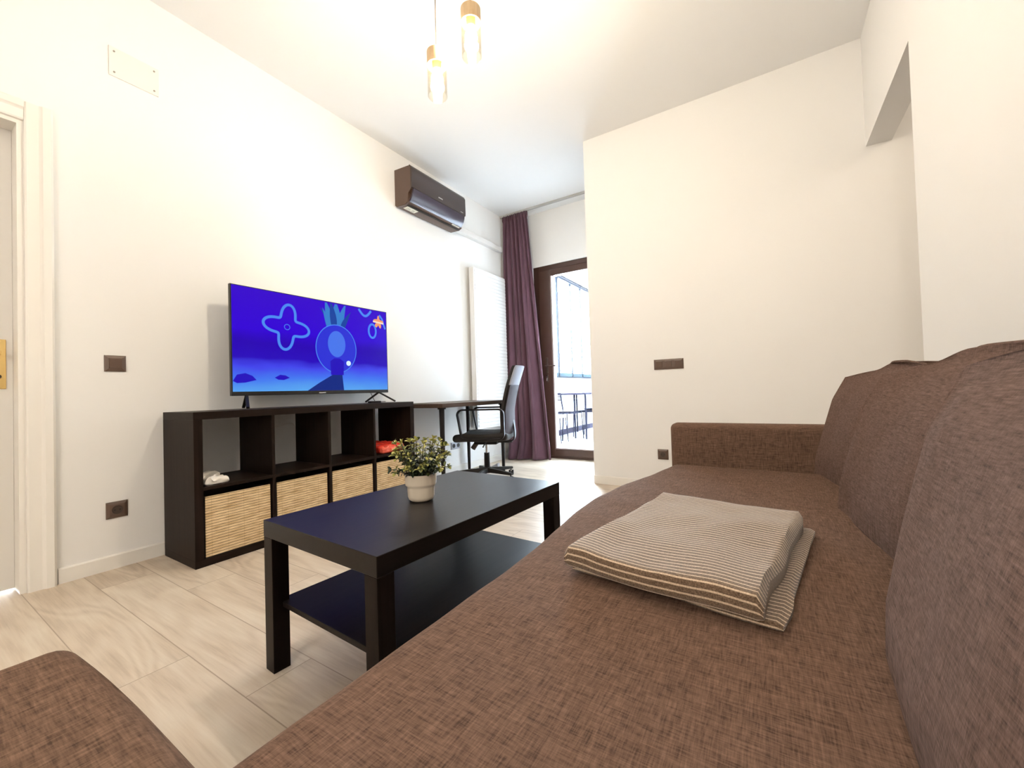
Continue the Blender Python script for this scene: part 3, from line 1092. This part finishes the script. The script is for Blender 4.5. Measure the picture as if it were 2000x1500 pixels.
cp = thing('wall_cover_plate', 'white rectangular cover plate with four screws high on the wall above the door', 'cover plate', (0, -0.091, 2.575))
bm = B(); box(bm, 0, 0.006, -0.192, 0.010, 2.500, 2.652, 0.002)
obj('plate', bm, M_whitep, cp, True)
for y in (-0.172, -0.010):
    for z in (2.522, 2.630):
        bm = B(); cyl(bm, (0.006, y, z), (0.0085, y, z), 0.0045, n=12)
        obj('screw', bm, M_screw, cp, True)
bm = B(); prism(bm, [(0.16, 0.0), (0.255, 0.0), (0.255, 0.045)], 'y', 2.83, 2.87)
tag(obj('door_wedge', bm, mat('grey_wedge', (0.30, 0.30, 0.34), 0.4)), 'small grey wedge on the floor behind the office chair by the curtain', 'door wedge')

# ------------------------------------------------------------------ desk
dk = thing('desk', 'dark brown desk with round black legs against the wall beyond the shelf unit', 'desk', (0.3, 2.13, 0))
bm = B(); box(bm, 0.005, 0.585, 1.60, 2.66, 0.706, 0.740, 0.0015, 1)
obj('desktop', bm, M_desk, dk, True)
for x, y in ((0.065, 1.67), (0.515, 1.67), (0.055, 2.59), (0.50, 2.58)):
    bm = B(); cyl(bm, (x, y, 0.0), (x, y, 0.706), 0.015, 0.022, 20)
    cyl(bm, (x, y, 0.692), (x, y, 0.706), 0.034, 0.034, 20)
    obj('leg', bm, M_blackmetal, dk, True, smooth=True)

# ------------------------------------------------------------------ office chair (local +X = the way it faces)
ch = thing('office_chair', 'black office swivel chair with armrests turned towards the desk', 'chair', (0.50, 2.30, 0), math.atan2(-0.37, -0.92))
M_mesh = mat('black_chair_fabric', (0.014, 0.011, 0.010), 0.8)
M_backp = mat('taupe_back_panel', (0.045, 0.034, 0.040), 0.7, spec=0.12)
M_head = mat('pale_grey_headrest', (0.30, 0.31, 0.36), 0.7, spec=0.1)


def seatfn(p):
    q = p.copy()
    s = (p.x + 0.25) / 0.5
    q.z += 0.012 * math.sin(s * math.pi) * -1 + (-0.018 * max(0, (s - 0.7) / 0.3) ** 2) + 0.02 * (abs(p.y) / 0.25) ** 3
    return q


bm = B(); soft_box(bm, -0.25, 0.26, -0.25, 0.25, 0.375, 0.445, 0.033, 0.04, seatfn)
obj('seat', bm, M_mesh, ch, smooth=True)
# backrest: curved shell. side profile points (x,z) centreline
prof = [(-0.20, 0.40), (-0.225, 0.47), (-0.235, 0.56), (-0.235, 0.65), (-0.255, 0.76), (-0.285, 0.88), (-0.325, 1.00), (-0.345, 1.055)]
pc = catmull([(x, 0, z) for x, z in prof], 5)


def backshell(bm, za, zb, thick0, thick1, hw, offx=0.0, mi=0):
    rows = []
    pts = [p for p in pc if za - 1e-6 <= p.z <= zb + 1e-6]
    nW = 14
    for p in pts:
        s = (p.z - 0.40) / 0.655
        w = hw * (1.0 - 0.10 * max(0, s - 0.15)) * (1.0 - 0.5 * max(0, (p.z - 1.02) / 0.035) ** 2 * 0.35)
        for side in (0,):
            rowf, rowb = [], []
            for i in range(nW + 1):
                y = -w + 2 * w * i / nW
                e = max(0.0, 1 - abs(y / w) ** 6)
                th = (thick0 * (1 - s) + thick1 * s) * (0.45 + 0.55 * e ** 0.5)
                cx_ = p.x + offx + 0.030 * (y / w) ** 2
                rowf.append(bm.verts.new((cx_ + th / 2, y, p.z)))
                rowb.append(bm.verts.new((cx_ - th / 2, y, p.z)))
            rows.append(rowf + rowb[::-1])
    for a, b in zip(rows[:-1], rows[1:]):
        n_ = len(a)
        for i in range(n_):
            j = (i + 1) % n_
            f = bm.faces.new((a[i], a[j], b[j], b[i]))
            f.material_index = mi
    bm.faces.new(rows[0]); bm.faces.new(rows[-1])
    return bm


bm = B(); backshell(bm, 0.40, 1.06, 0.055, 0.042, 0.225)
obj('backrest', bm, M_mesh, ch, smooth=True, angle=50)
bm = B(); backshell(bm, 0.40, 0.90, 0.010, 0.010, 0.228, -0.030)
obj('back_panel', bm, M_backp, ch, smooth=True, angle=50)
bm = B(); backshell(bm, 0.87, 1.06, 0.030, 0.026, 0.222, -0.022)
obj('headrest', bm, M_head, ch, smooth=True, angle=50)
for sy in (-1, 1):
    bm = B()
    yy = sy * 0.268
    loop = []
    x0, x1, z0, z1, r = -0.225, 0.195, 0.405, 0.668, 0.045
    corners = [(x1 - r + 0.00, z1 - r, 0), (x0 + r, z1 - r, 90), (x0 + r, z0 + r, 180), (x1 - 0.03 - r, z0 + r, 270)]
    for cx_, cz_, a0 in corners:
        for i in range(7):
            a = math.radians(a0 + 15 * i)
            loop.append((cx_ + r * math.cos(a), yy, cz_ + r * math.sin(a)))
    tube(bm, loop, 0.01, 12, True, flat=(0.008, 0.020), up=Vector((0, 1, 0)), rot=0)
    # section: broad across the arm
    ar = obj('armrest', bm, M_black, ch, smooth=True, angle=60)
bm = B()
box(bm, -0.12, 0.10, -0.09, 0.09, 0.335, 0.385, 0.012, 3); box(bm, -0.25, -0.08, -0.03, 0.03, 0.345, 0.365, 0.006)
tube(bm, catmull([(-0.22, 0, 0.355), (-0.27, 0, 0.38), (-0.275, 0, 0.46), (-0.262, 0, 0.56)]), 0.01, 10, flat=(0.035, 0.007), up=Vector((1, 0, 0)))
obj('tilt_mechanism', bm, M_black, ch, smooth=True)
bm = B(); cyl(bm, (0.09, 0.02, 0.345), (0.13, 0.02, 0.29), 0.022, 0.024, 16)
obj('tension_knob', bm, M_browndk, ch, smooth=True)
bm = B(); tube(bm, catmull([(-0.02, 0.08, 0.355), (-0.03, 0.2, 0.35), (-0.04, 0.29, 0.34)]), 0.006, 8)
obj('height_lever', bm, M_black, ch, smooth=True)
bm = B(); cyl(bm, (0, 0, 0.24), (0, 0, 0.34), 0.014, n=20)
obj('gas_piston', bm, M_chrome, ch, smooth=True)
bm = B(); cyl(bm, (0, 0, 0.065), (0, 0, 0.25), 0.028, 0.026, 24)
obj('column_sleeve', bm, M_black, ch, smooth=True)
base_rot = math.radians(-62)
bmh = B(); cyl(bmh, (0, 0, 0.062), (0, 0, 0.115), 0.042, 0.036, 24)
bs = obj('base_hub', bmh, M_black, ch, smooth=True)
for i in range(5):
    a = base_rot + i * 2 * math.pi / 5
    dvec = Vector((math.cos(a), math.sin(a), 0))
    sd = Vector((-dvec.y, dvec.x, 0))
    bm = B()
    rings = []
    for s, w, z0_, z1_ in ((0.03, 0.024, 0.066, 0.108), (0.15, 0.022, 0.066, 0.098), (0.29, 0.016, 0.062, 0.082)):
        c_ = dvec * s
        rings.append([bm.verts.new(c_ + sd * w + Vector((0, 0, z0_))), bm.verts.new(c_ + sd * w * .7 + Vector((0, 0, z1_))),
                      bm.verts.new(c_ - sd * w * .7 + Vector((0, 0, z1_))), bm.verts.new(c_ - sd * w + Vector((0, 0, z0_)))])
    for r1, r2 in zip(rings[:-1], rings[1:]):
        for q in range(4):
            bm.faces.new((r1[q], r1[(q + 1) % 4], r2[(q + 1) % 4], r2[q]))
    bm.faces.new(rings[0]); bm.faces.new(rings[-1])
    lg = obj('base_leg', bm, M_blackmetal, ch)
    bm = B()
    c_ = dvec * 0.275
    cyl(bm, c_ + Vector((0, 0, 0.045)), c_ + Vector((0, 0, 0.066)), 0.006, n=10)
    off_ = Vector((math.cos(a + 0.8), math.sin(a + 0.8), 0))
    sd2 = Vector((-off_.y, off_.x, 0))
    cc = c_ + off_ * 0.012 + Vector((0, 0, 0.0245))
    cyl(bm, cc - sd2 * 0.022, cc - sd2 * 0.006, 0.0245, n=20)
    cyl(bm, cc + sd2 * 0.006, cc + sd2 * 0.022, 0.0245, n=20)
    cyl(bm, cc - sd2 * 0.008, cc + sd2 * 0.008, 0.010, n=12)
    obj('caster', bm, M_black, lg, smooth=True)

# ------------------------------------------------------------------ coffee table
ct = thing('coffee_table', 'black-brown rectangular coffee table with a lower shelf in front of the sofa', 'coffee table', (1.4714, -0.2102, 0), -0.051)
TWd, TLn = 0.552, 0.868
bm = B(); box(bm, 0, TWd, 0, TLn, 0.400, 0.450, 0.0012, 1)
obj('tabletop', bm, M_table, ct)
M_tleg = wood_dark('black_brown_leg_foil', (0.0055, 0.0032, 0.0025), (0.0115, 0.007, 0.0055), 0.35, axis=2)
for x in (0, TWd - 0.05):
    for y in (0, TLn - 0.05):
        bm = B(); box(bm, x + .0005, x + 0.0495, y + .0005, y + 0.0495, 0, 0.400, 0.001, 1)
        obj('leg', bm, M_tleg, ct)
bm = B()
box(bm, 0.020, TWd - 0.020, 0.030, TLn - 0.030, 0.186, 0.202, 0.001, 1)
obj('lower_shelf', bm, wood_dark('black_brown_shelf_foil', (0.005, 0.0032, 0.0027), (0.0105, 0.0068, 0.0058), 0.40, spec=0.10), ct)

# ------------------------------------------------------------------ potted plant
px_, py_ = 1.752, 0.178
pp = thing('potted_plant', 'small bushy yellow-green plant in a cream two-tier pot on the coffee table', 'potted plant', (px_, py_, 0.45))
M_pot = mat('cream_ceramic', (0.68, 0.60, 0.49), 0.35)
bm = B()
lathe(bm, [(0, 0.0005), (0.034, 0.0005), (0.042, 0.006), (0.0455, 0.016), (0.047, 0.046), (0.0475, 0.050), (0.0525, 0.055), (0.0535, 0.060), (0.0545, 0.090), (0.0545, 0.093), (0.0515, 0.093), (0.0505, 0.086), (0.0495, 0.078), (0, 0.078)], 0, 0, 48)
obj('pot', bm, M_pot, pp, smooth=True, angle=60)
bm = B(); lathe(bm, [(0, 0.082), (0.049, 0.080), (0.0495, 0.079), (0, 0.0785)], 0, 0, 24)
obj('soil', bm, mat('dark_soil', (0.02, 0.014, 0.01), 0.9), pp)
random.seed(4)
M_leafd = mat('deep_green_leaf', (0.010, 0.022, 0.007), 0.5)
M_leafm = mat('olive_green_leaf', (0.075, 0.095, 0.020), 0.45)
M_leafy = mat('yellow_green_leaf', (0.40, 0.38, 0.10), 0.45)
M_stem = mat('brown_green_stem', (0.07, 0.06, 0.025), 0.6)


def leaf(bm, p, d, L, w, mi, nrm=None):
    d = d.normalized()
    s = d.cross(Vector((random.uniform(-.4, .4), random.uniform(-.4, .4), 1))).normalized()
    n_ = s.cross(d).normalized()
    pts = [(0, 0, 0), (0.3, 0.75, .06), (0.6, 1.0, .08), (0.85, 0.62, .02), (1, 0, -0.05)]
    c0 = bm.verts.new(p)
    mids = [c0] + [bm.verts.new(p + d * L * a - n_ * L * 0.08 * math.sin(a * 3) + n_ * L * z) for a, _, z in pts[1:]]
    for sg in (-1, 1):
        side = [bm.verts.new(p + d * L * a + s * sg * w / 2 * b + n_ * L * (z + 0.10 * b)) for a, b, z in pts[1:-1]]
        ch_ = [c0] + side + [mids[-1]]
        for i in range(len(ch_) - 1):
            vs = [mids[i], ch_[i], ch_[i + 1], mids[i + 1]]
            u = []
            for v_ in vs:
                if v_ not in u:
                    u.append(v_)
            if len(u) > 2:
                f = bm.faces.new(u)
                f.material_index = mi


bml, bms = B(), B()
NST = 46
for i in range(NST):
    # stems fan out from the pot
    az = i * 2.39996 + random.uniform(-.3, .3)
    el = math.radians(random.choice((8, 18, 30, 42, 55, 68, 80)) + random.uniform(-6, 6))
    dirv = Vector((math.cos(az) * math.cos(el), math.sin(az) * math.cos(el), math.sin(el)))
    Ls = random.uniform(0.085, 0.118) if el > 0.9 else random.uniform(0.075, 0.108)
    p0 = Vector((math.cos(az) * 0.020, math.sin(az) * 0.020, 0.088))
    pts = [p0]
    for s in range(1, 7):
        q = s / 6
        pts.append(p0 + dirv * Ls * q + Vector((0, 0, 0.018 * math.sin(q * math.pi * .5))) + Vector((random.uniform(-.002, .002),) * 3))
    for v_ in pts:
        rr = math.hypot(v_.x, v_.y)
        if v_.z < 0.100 and rr > 0.04:
            v_.z = 0.100
    tube(bms, pts, 0.0011, 5)
    for s in range(1, 7):
        p = pts[s]
        t = (pts[s] - pts[s - 1]).normalized()
        q = s / 6
        npl = 3 if s < 6 else 5
        a0 = random.uniform(0, 6.28)
        for kk in range(npl):
            a = a0 + kk * 2 * math.pi / npl
            e1 = t.cross(Vector((0.1, 0.2, 1))).normalized(); e2 = t.cross(e1)
            dd_ = (e1 * math.cos(a) + e2 * math.sin(a)) * (1.0 if s < 6 else 0.8) + t * (0.35 if s < 6 else 0.9)
            hh = p.z / 0.21
            if q > 0.8:
                mi = 2 if random.random() < 0.15 + 0.7 * hh else 1
            elif q > 0.55:
                mi = 1 if random.random() < 0.45 else (2 if random.random() < 0.35 * hh else 0)
            else:
                mi = 0
            if p.z < 0.112:
                mi = 0 if random.random() < 0.9 else 1
            leaf(bml, p, dd_, random.uniform(0.013, 0.020), random.uniform(0.009, 0.013), mi)
obj('foliage', bml, [M_leafd, M_leafm, M_leafy], pp, smooth=True, angle=180)
obj('stems', bms, M_stem, pp)

# ------------------------------------------------------------------ corner sofa
YS0, YS1 = -0.662, 1.235
SEATZ = 0.447


def wr(p, a=0.004, f=3.0):
    return a * noise.noise(Vector((p.x * f, p.y * f * 1.5, p.z * f)))


def seat_fn(p):
    q = p.copy()
    # front edge wanders as in the photo
    y = p.y
    edge = 0.0
    if y > 0.75:
        edge = 0.080 * min(1, (y - 0.75) / 0.45)
    bul = -0.045 * math.exp(-((y - 0.42) / 0.35) ** 2)
    wgt = max(0.0, 1 - (p.x - 2.30) / 0.35)
    q.x += (edge + bul) * wgt
    top = max(0.0, (p.z - 0.36) / 0.09)
    # soft crown, ripples near the front edge
    q.z += top * (wr(p, 0.006, 2.0) + 0.0035 * math.sin(p.y * 34 + 3 * math.sin(p.x * 5)) * max(0, 1 - abs(p.x - 2.42) / 0.22) * (0.4 + 0.6 * max(0, noise.noise(Vector((p.x * 3, p.y * 3, 2))))))
    q.z -= top * 0.008 * max(0, (p.x - 2.85) / 0.4)
    return q


sf = thing('corner_sofa', 'large brown fabric corner sofa with a chaise filling the right foreground', 'sofa', (2.8, 0.2, 0))
bm = B(); soft_box(bm, 2.300, 3.15, YS0 - 0.07, YS1, 0.285, SEATZ, 0.038, 0.030, seat_fn)
obj('seat_cushion', bm, M_sofa, sf, True, smooth=True, angle=180)
bm = B(); box(bm, 2.36, 3.27, YS0, YS1, 0.03, 0.300, 0.01)
obj('base', bm, M_sofa, sf, True)


def chaise_fn(p):
    q = p.copy()
    t = max(0.0, 1 - (p.x - 1.85) / 0.22)
    q.z += (wr(p, 0.006, 2.2) + 0.004 * t) * max(0, (p.z - 0.3) / 0.15)
    # corner at the far end is rounded off in plan
    d = max(0.0, 1 - (p.x - 1.85) / 0.30)
    q.y -= 0.014 * d * d * max(0.0, (p.y + 1.0) / 0.3) if p.y > -1.0 else 0
    return q


bm = B(); soft_box(bm, 1.868, 3.15, -1.47, YS0 - 0.016, 0.285, SEATZ + 0.010, 0.034, 0.030, chaise_fn)
obj('chaise_cushion', bm, M_chaise, sf, True, smooth=True, angle=180)
bm = B(); box(bm, 1.90, 3.27, -1.50, YS0 - .03, 0.03, 0.300, 0.01)
obj('chaise_base', bm, M_sofa, sf, True)
bm = B(); soft_box(bm, 2.375, 3.30, 1.237, 1.335, 0.03, 0.640, 0.026, 0.05, lambda p: p + Vector((0, wr(p, 0.003, 4), 0)))
obj('armrest', bm, M_sofa, sf, True, smooth=True, angle=180)
bm = B(); soft_box(bm, 3.16, 3.32, -1.50, 1.235, 0.03, 0.66, 0.03, 0.06)
obj('back_frame', bm, M_sofa, sf, True, smooth=True, angle=180)
for x, y in ((2.40, 1.28), (3.22, 1.28), (2.40, -0.60), (1.94, -1.44), (1.94, -0.78), (3.22, -1.44)):
    bm = B(); cyl(bm, (x, y, 0), (x, y, 0.031), 0.025, n=16)
    obj('foot', bm, M_black, sf, True)


def top_lift(u):
    """the end nearer the camera is pulled up into an ear"""
    t = min(1.0, max(0.0, (0.40 - u) / 0.45))
    return 0.020 * t * t * (3 - 2 * t) - 0.006


def pillow(cy, hw, seed, xb, xt, th, hz=0.430, z0=0.425, tilt=0.0, lean_y=0.0):
    """back cushion standing on the seat: front face towards -X. xb/xt = mid-plane x at bottom / top"""
    bm = B()
    nu, nv = 46, 34
    rows = {}

    def P(u, v, side):
        # u across (-1..1), v up (-1..1)
        au, av = abs(u), abs(v)
        ev = max(0.0, 1 - av ** 20) ** 0.4
        eu = max(0.0, 1 - au ** 10) ** 0.45 if u > 0 else max(0.0, 1 - au ** 5) ** 0.6
        edge = eu * ev
        y = cy + hw * u * (1 - 0.05 * av ** 3) + lean_y * (v + 1) * max(0, u)
        z = z0 + hz * (0.5 + 0.5 * v * (1 - 0.04 * au ** 4 * (1 if v > 0 else 0)))
        z += 0.008 * math.cos(u * 2.2) * max(0, v) + top_lift(u) * max(0, v) ** 3
        # front face: near upright below, leaning back towards the top
        prof_x = ((0.43, 2.962), (0.51, 2.970), (0.64, 3.004), (0.75, 3.034), (0.86, 3.088))
        xf = prof_x[0][1]
        for (za_, xa_), (zb_, xb__) in zip(prof_x[:-1], prof_x[1:]):
            if z >= za_:
                q_ = min(1.0, (z - za_) / (zb_ - za_))
                xf = xa_ + (xb__ - xa_) * q_
        xf += xb + 0.004 - 0.030 * math.cos(u * 1.57) * math.cos((v + 0.1) * 1.3)
        sh_ = tilt * ((1 - u) / 2) ** 0.8
        xf += sh_
        xk = max(3.152, xf + 0.035)
        xm = (xf + xk) / 2
        th_ = xk - xf
        n1 = noise.noise(Vector((y * 5 + seed, z * 5, side * 3.0)))
        n2 = noise.noise(Vector((y * 14 + seed, z * 9, side * 3.0 + 5)))
        # diagonal creases running into the corners
        cr_ = math.sin((u * 5 + v * 6) + seed) * max(0, au * av - 0.25)
        x = xm - side * (th_ / 2 + (0.010 * n1 + 0.003 * n2 + 0.008 * cr_) * edge)
        return Vector((x, y, max(z, SEATZ - 0.006)))
    for side in (1, -1):
        g_ = [[None] * (nv + 1) for _ in range(nu + 1)]
        for i in range(nu + 1):
            u = math.sin((2 * i / nu - 1) * math.pi / 2)
            for j in range(nv + 1):
                v = math.sin((2 * j / nv - 1) * math.pi / 2)
                bnd = i in (0, nu) or j in (0, nv)
                key = (i, j)
                if side == -1 and bnd:
                    g_[i][j] = rows[key]
                else:
                    g_[i][j] = bm.verts.new(P(u, v, side))
                    if bnd:
                        rows[key] = g_[i][j]
        for i in range(nu):
            for j in range(nv):
                bm.faces.new((g_[i][j], g_[i + 1][j], g_[i + 1][j + 1], g_[i][j + 1]))
    return bm


cush = [(0.955, 0.275, 1.0, 0.0, -0.030, 3.115, 'brown back cushion beside the sofa armrest, farthest from the camera'),
        (0.310, 0.375, 4.2, 0.0, -0.014, 3.125, 'brown back cushion in the middle of the sofa back'),
        (-0.520, 0.405, 7.7, 0.045, -0.050, 3.105, 'brown back cushion nearest the camera at the right edge')]
for cy, hw, sd_, ln_, xb_, xt_, lab in cush:
    o = thing('back_cushion', lab, 'cushion', (3.06, cy, SEATZ), 0, 'sofa back cushions')
    bm = pillow(cy, hw, sd_, xb_, xt_, 0.205, lean_y=ln_, tilt={1.0: 0.150, 4.2: 0.105}.get(sd_, 0.0))
    obj('cover', bm, M_cush, o, True, smooth=True, angle=180)
    # seam piping along the top edge, the flap the photo shows as a dark fold
    bm = B()
    pts = []
    for i in range(25):
        u = -0.96 + 1.92 * i / 24
        pts.append((xt_ + 0.006 + {1.0: 0.05, 4.2: 0.045}.get(sd_, 0.0) * (1 - u) / 2 + 0.003 * math.sin(i), cy + hw * u * 0.95 + ln_ * 2 * max(0, u), 0.855 + 0.008 * math.cos(u * 2.2) - 0.0166 * abs(u) ** 4 + top_lift(u) + 0.001))
    tube(bm, pts, 0.004, 8)
    obj('seam', bm, M_cush, o, True, smooth=True)

# ------------------------------------------------------------------ folded throw
M_throw = mat('striped_knit', (0.3, 0.24, 0.18), 0.9, spec=0.1, sheen=0.3)
k = NT(M_throw)
uv = k.n('ShaderNodeUVMap')
sep = k.n('ShaderNodeSeparateXYZ')
k.t.links.new(uv.outputs[0], sep.inputs[0])
wob = k.noise(k.obj((9, 9, 9)), 1, 2)
vv = k.math('ADD', sep.outputs['Y'], k.math('MULTIPLY', k.math('SUBTRACT', wob, 0.5), 0.006))
st_ = k.math('FRACT', k.math('DIVIDE', vv, 0.0125))
thin = k.math('LESS_THAN', st_, 0.26)
knit = k.noise(k.obj((420, 420, 420)), 1, 2)
base = k.ramp(knit, [(0.3, (0.075, 0.046, 0.028)), (0.7, (0.205, 0.138, 0.090))])
lite = k.ramp(knit, [(0.3, (0.44, 0.33, 0.23)), (0.7, (0.66, 0.52, 0.38))])
k.link(k.mix(thin, base, lite), 'Base Color')
k.bump(k.math('ADD', knit, k.math('MULTIPLY', st_, 0.4)), 0.5, 0.002)
bk = thing('folded_throw', 'folded brown throw with thin cream stripes lying on the sofa seat', 'throw', (2.64, 0.13, SEATZ), math.radians(-8.5))


def fold_slab(x0, x1, y0, y1, z0, th, seed, amp=0.006):
    """folded cloth slab; local x = across (stripe direction), y = depth; profile in (y,z) with arc length as uv"""
    bm = B()
    uvl = bm.loops.layers.uv.new('UVMap')
    r = th / 2
    ry = min(r, 0.007)
    prof_ = []
    n1 = 30
    for i in range(n1 + 1):
        prof_.append((y0 + ry + (y1 - y0 - 2 * ry) * i / n1, z0 + 0.0))
    for i in range(1, 8):
        a = -math.pi / 2 + math.pi * i / 8
        prof_.append((y1 - ry + ry * math.cos(a), z0 + r + r * math.copysign(abs(math.sin(a)) ** 0.7, math.sin(a))))
    for i in range(n1 + 1):
        prof_.append((y1 - ry - (y1 - y0 - 2 * ry) * i / n1, z0 + th))
    for i in range(1, 8):
        a = math.pi / 2 + math.pi * i / 8
        prof_.append((y0 + ry + ry * math.cos(a), z0 + r + r * math.copysign(abs(math.sin(a)) ** 0.7, math.sin(a))))
    arc = [0.0]
    for a, b in zip(prof_[:-1], prof_[1:]):
        arc.append(arc[-1] + math.hypot(b[0] - a[0], b[1] - a[1]))
    tot = arc[-1] + math.hypot(prof_[0][0] - prof_[-1][0], prof_[0][1] - prof_[-1][1])
    nx = 40
    rings = []
    for i in range(nx + 1):
        e = i / nx
        x = x0 + (x1 - x0) * e
        eg = min(1.0, min(e, 1 - e) / 0.022)
        sq = 0.55 + 0.45 * math.sqrt(max(0, eg * (2 - eg)))
        rg = []
        for (yy, zz_) in prof_:
            tz = (zz_ - z0) / th
            w_ = noise.noise(Vector((x * 7 + seed, yy * 6, 0.3))) + 0.4 * noise.noise(Vector((x * 17 + seed, yy * 15, 1.3)))
            z_ = z0 + th * (0.5 + (tz - 0.5) * sq) - (th * 0.5 * (1 - sq) * 0.6) + amp * w_ * tz
            yo = yy + 0.008 * noise.noise(Vector((x * 5 + seed, 0, yy))) + 0.004 * math.sin(x * 20 + seed)
            xo = x + (0.010 * noise.noise(Vector((yy * 8, seed, 1)))) * (1 if e in (0, 1) else 0.5)
            rg.append(bm.verts.new((xo, yo, max(z_, 0.0015))))
        rings.append(rg)
    n_ = len(prof_)
    for i in range(nx):
        for j in range(n_):
            j2 = (j + 1) % n_
            f = bm.faces.new((rings[i][j], rings[i][j2], rings[i + 1][j2], rings[i + 1][j]))
            ua, ub = arc[j], (arc[j2] if j2 else tot)
            for lp, (uu, v2) in zip(f.loops, ((i, ua), (i, ub), (i + 1, ub), (i + 1, ua))):
                lp[uvl].uv = (uu / nx, v2)
    for rg in (rings[0], rings[-1]):
        f = bm.faces.new(rg)
        for lp, aa in zip(f.loops, arc):
            lp[uvl].uv = (0, aa)
    return bm


bm = fold_slab(-0.160, 0.200, -0.248, 0.268, 0.004, 0.014, 2.0, 0.002)
obj('lower_fold', bm, M_throw, bk, smooth=True, angle=60)
bm = fold_slab(-0.170, 0.178, -0.272, 0.262, 0.017, 0.040, 5.0, 0.007)
obj('upper_fold', bm, M_throw, bk, smooth=True, angle=60)

# ------------------------------------------------------------------ pendant lamps
def pendant(label, x, y, zt, zb):
    t = thing('pendant_lamp', label, 'pendant lamp', (x, y, zb), 0, 'glass tube pendant lamps')
    R_ = 0.044
    L = zt - zb
    bm = B(); cyl(bm, (0, 0, L - 0.002), (0, 0, H - zb), 0.0022, n=8)
    obj('cord', bm, mat('brown_cord', (0.12, 0.085, 0.06), 0.6), t)
    bm = B(); lathe(bm, [(0.004, L + 0.012), (0.006, L), (R_ - 0.004, L), (R_, L - 0.004), (R_, L - 0.066), (R_ - 0.003, L - 0.068), (R_ - 0.004, L - 0.02), (0.0, L - 0.018)], 0, 0, 40)
    obj('wooden_cap', bm, M_lampwood, t, smooth=True, angle=50)
    bm = B(); lathe(bm, [(R_ - 0.0005, L - 0.066), (R_ - 0.0005, 0.002), (R_ - 0.0015, 0.0), (R_ - 0.0035, 0.002), (R_ - 0.0035, L - 0.066)], 0, 0, 40, closed=True)
    obj('glass_tube', bm, M_amber, t, smooth=True, angle=60)
    bm = B(); cyl(bm, (0, 0, L - 0.02), (0, 0, L - 0.085), 0.022, 0.020, 24)
    sk = obj('bulb_socket', bm, mat('gold_socket', (0.75, 0.55, 0.32), 0.35, metal=0.6), t, smooth=True)
    bm = B(); lathe(bm, [(0.013, L - 0.085), (0.016, L - 0.095), (0.024, L - 0.112), (0.0275, L - 0.130), (0.024, L - 0.148), (0.012, L - 0.158), (0, L - 0.160)], 0, 0, 24)
    obj('bulb', bm, M_bulb, t, smooth=True)
    return t


pendant('lower glass tube pendant lamp with a pale wooden cap, left of the pair', 1.569, 0.529, 2.372, 2.165)
pendant('higher glass tube pendant lamp with a pale wooden cap, right of the pair', 1.731, 0.578, 2.525, 2.305)
cpl = thing('ceiling_rose', 'pale round ceiling rose the pendant cords drop from', 'ceiling rose', (1.65, 0.55, H))
bm = B(); cyl(bm, (0, 0, -0.03), (0, 0, -0.0005), 0.14, 0.145, 40)
obj('canopy', bm, M_whitep, cpl, smooth=True)

# unseen globe added behind the camera to fill the room with light
gl = thing('rear_fill_globe', 'unseen white globe added behind the camera as fill light', 'fill light', (2.75, -2.85, 2.05))
bm = B(); bmesh.ops.create_uvsphere(bm, u_segments=32, v_segments=20, radius=0.14)
obj('globe', bm, M_rearfill, gl, smooth=True)
bm = B(); cyl(bm, (0, 0, 0.13), (0, 0, 0.97), 0.008, n=16)
obj('stem', bm, M_whitep, gl, smooth=True)

hl = thing('hall_fill_globe', 'unseen white globe added in the passage behind the right wall as fill light', 'fill light', (4.05, 1.05, 2.55))  # added out of sight to brighten the passage and the opening's soffit
bm = B(); bmesh.ops.create_uvsphere(bm, u_segments=24, v_segments=16, radius=0.09)
obj('globe', bm, mat('hall_fill_glow', (1, 1, 1), 0.5, emit=(1.0, 0.84, 0.66), es=36.0), hl, smooth=True)
bm = B(); cyl(bm, (0, 0, 0.085), (0, 0, 0.47), 0.012, n=16)
obj('stem', bm, M_whitep, hl, smooth=True)
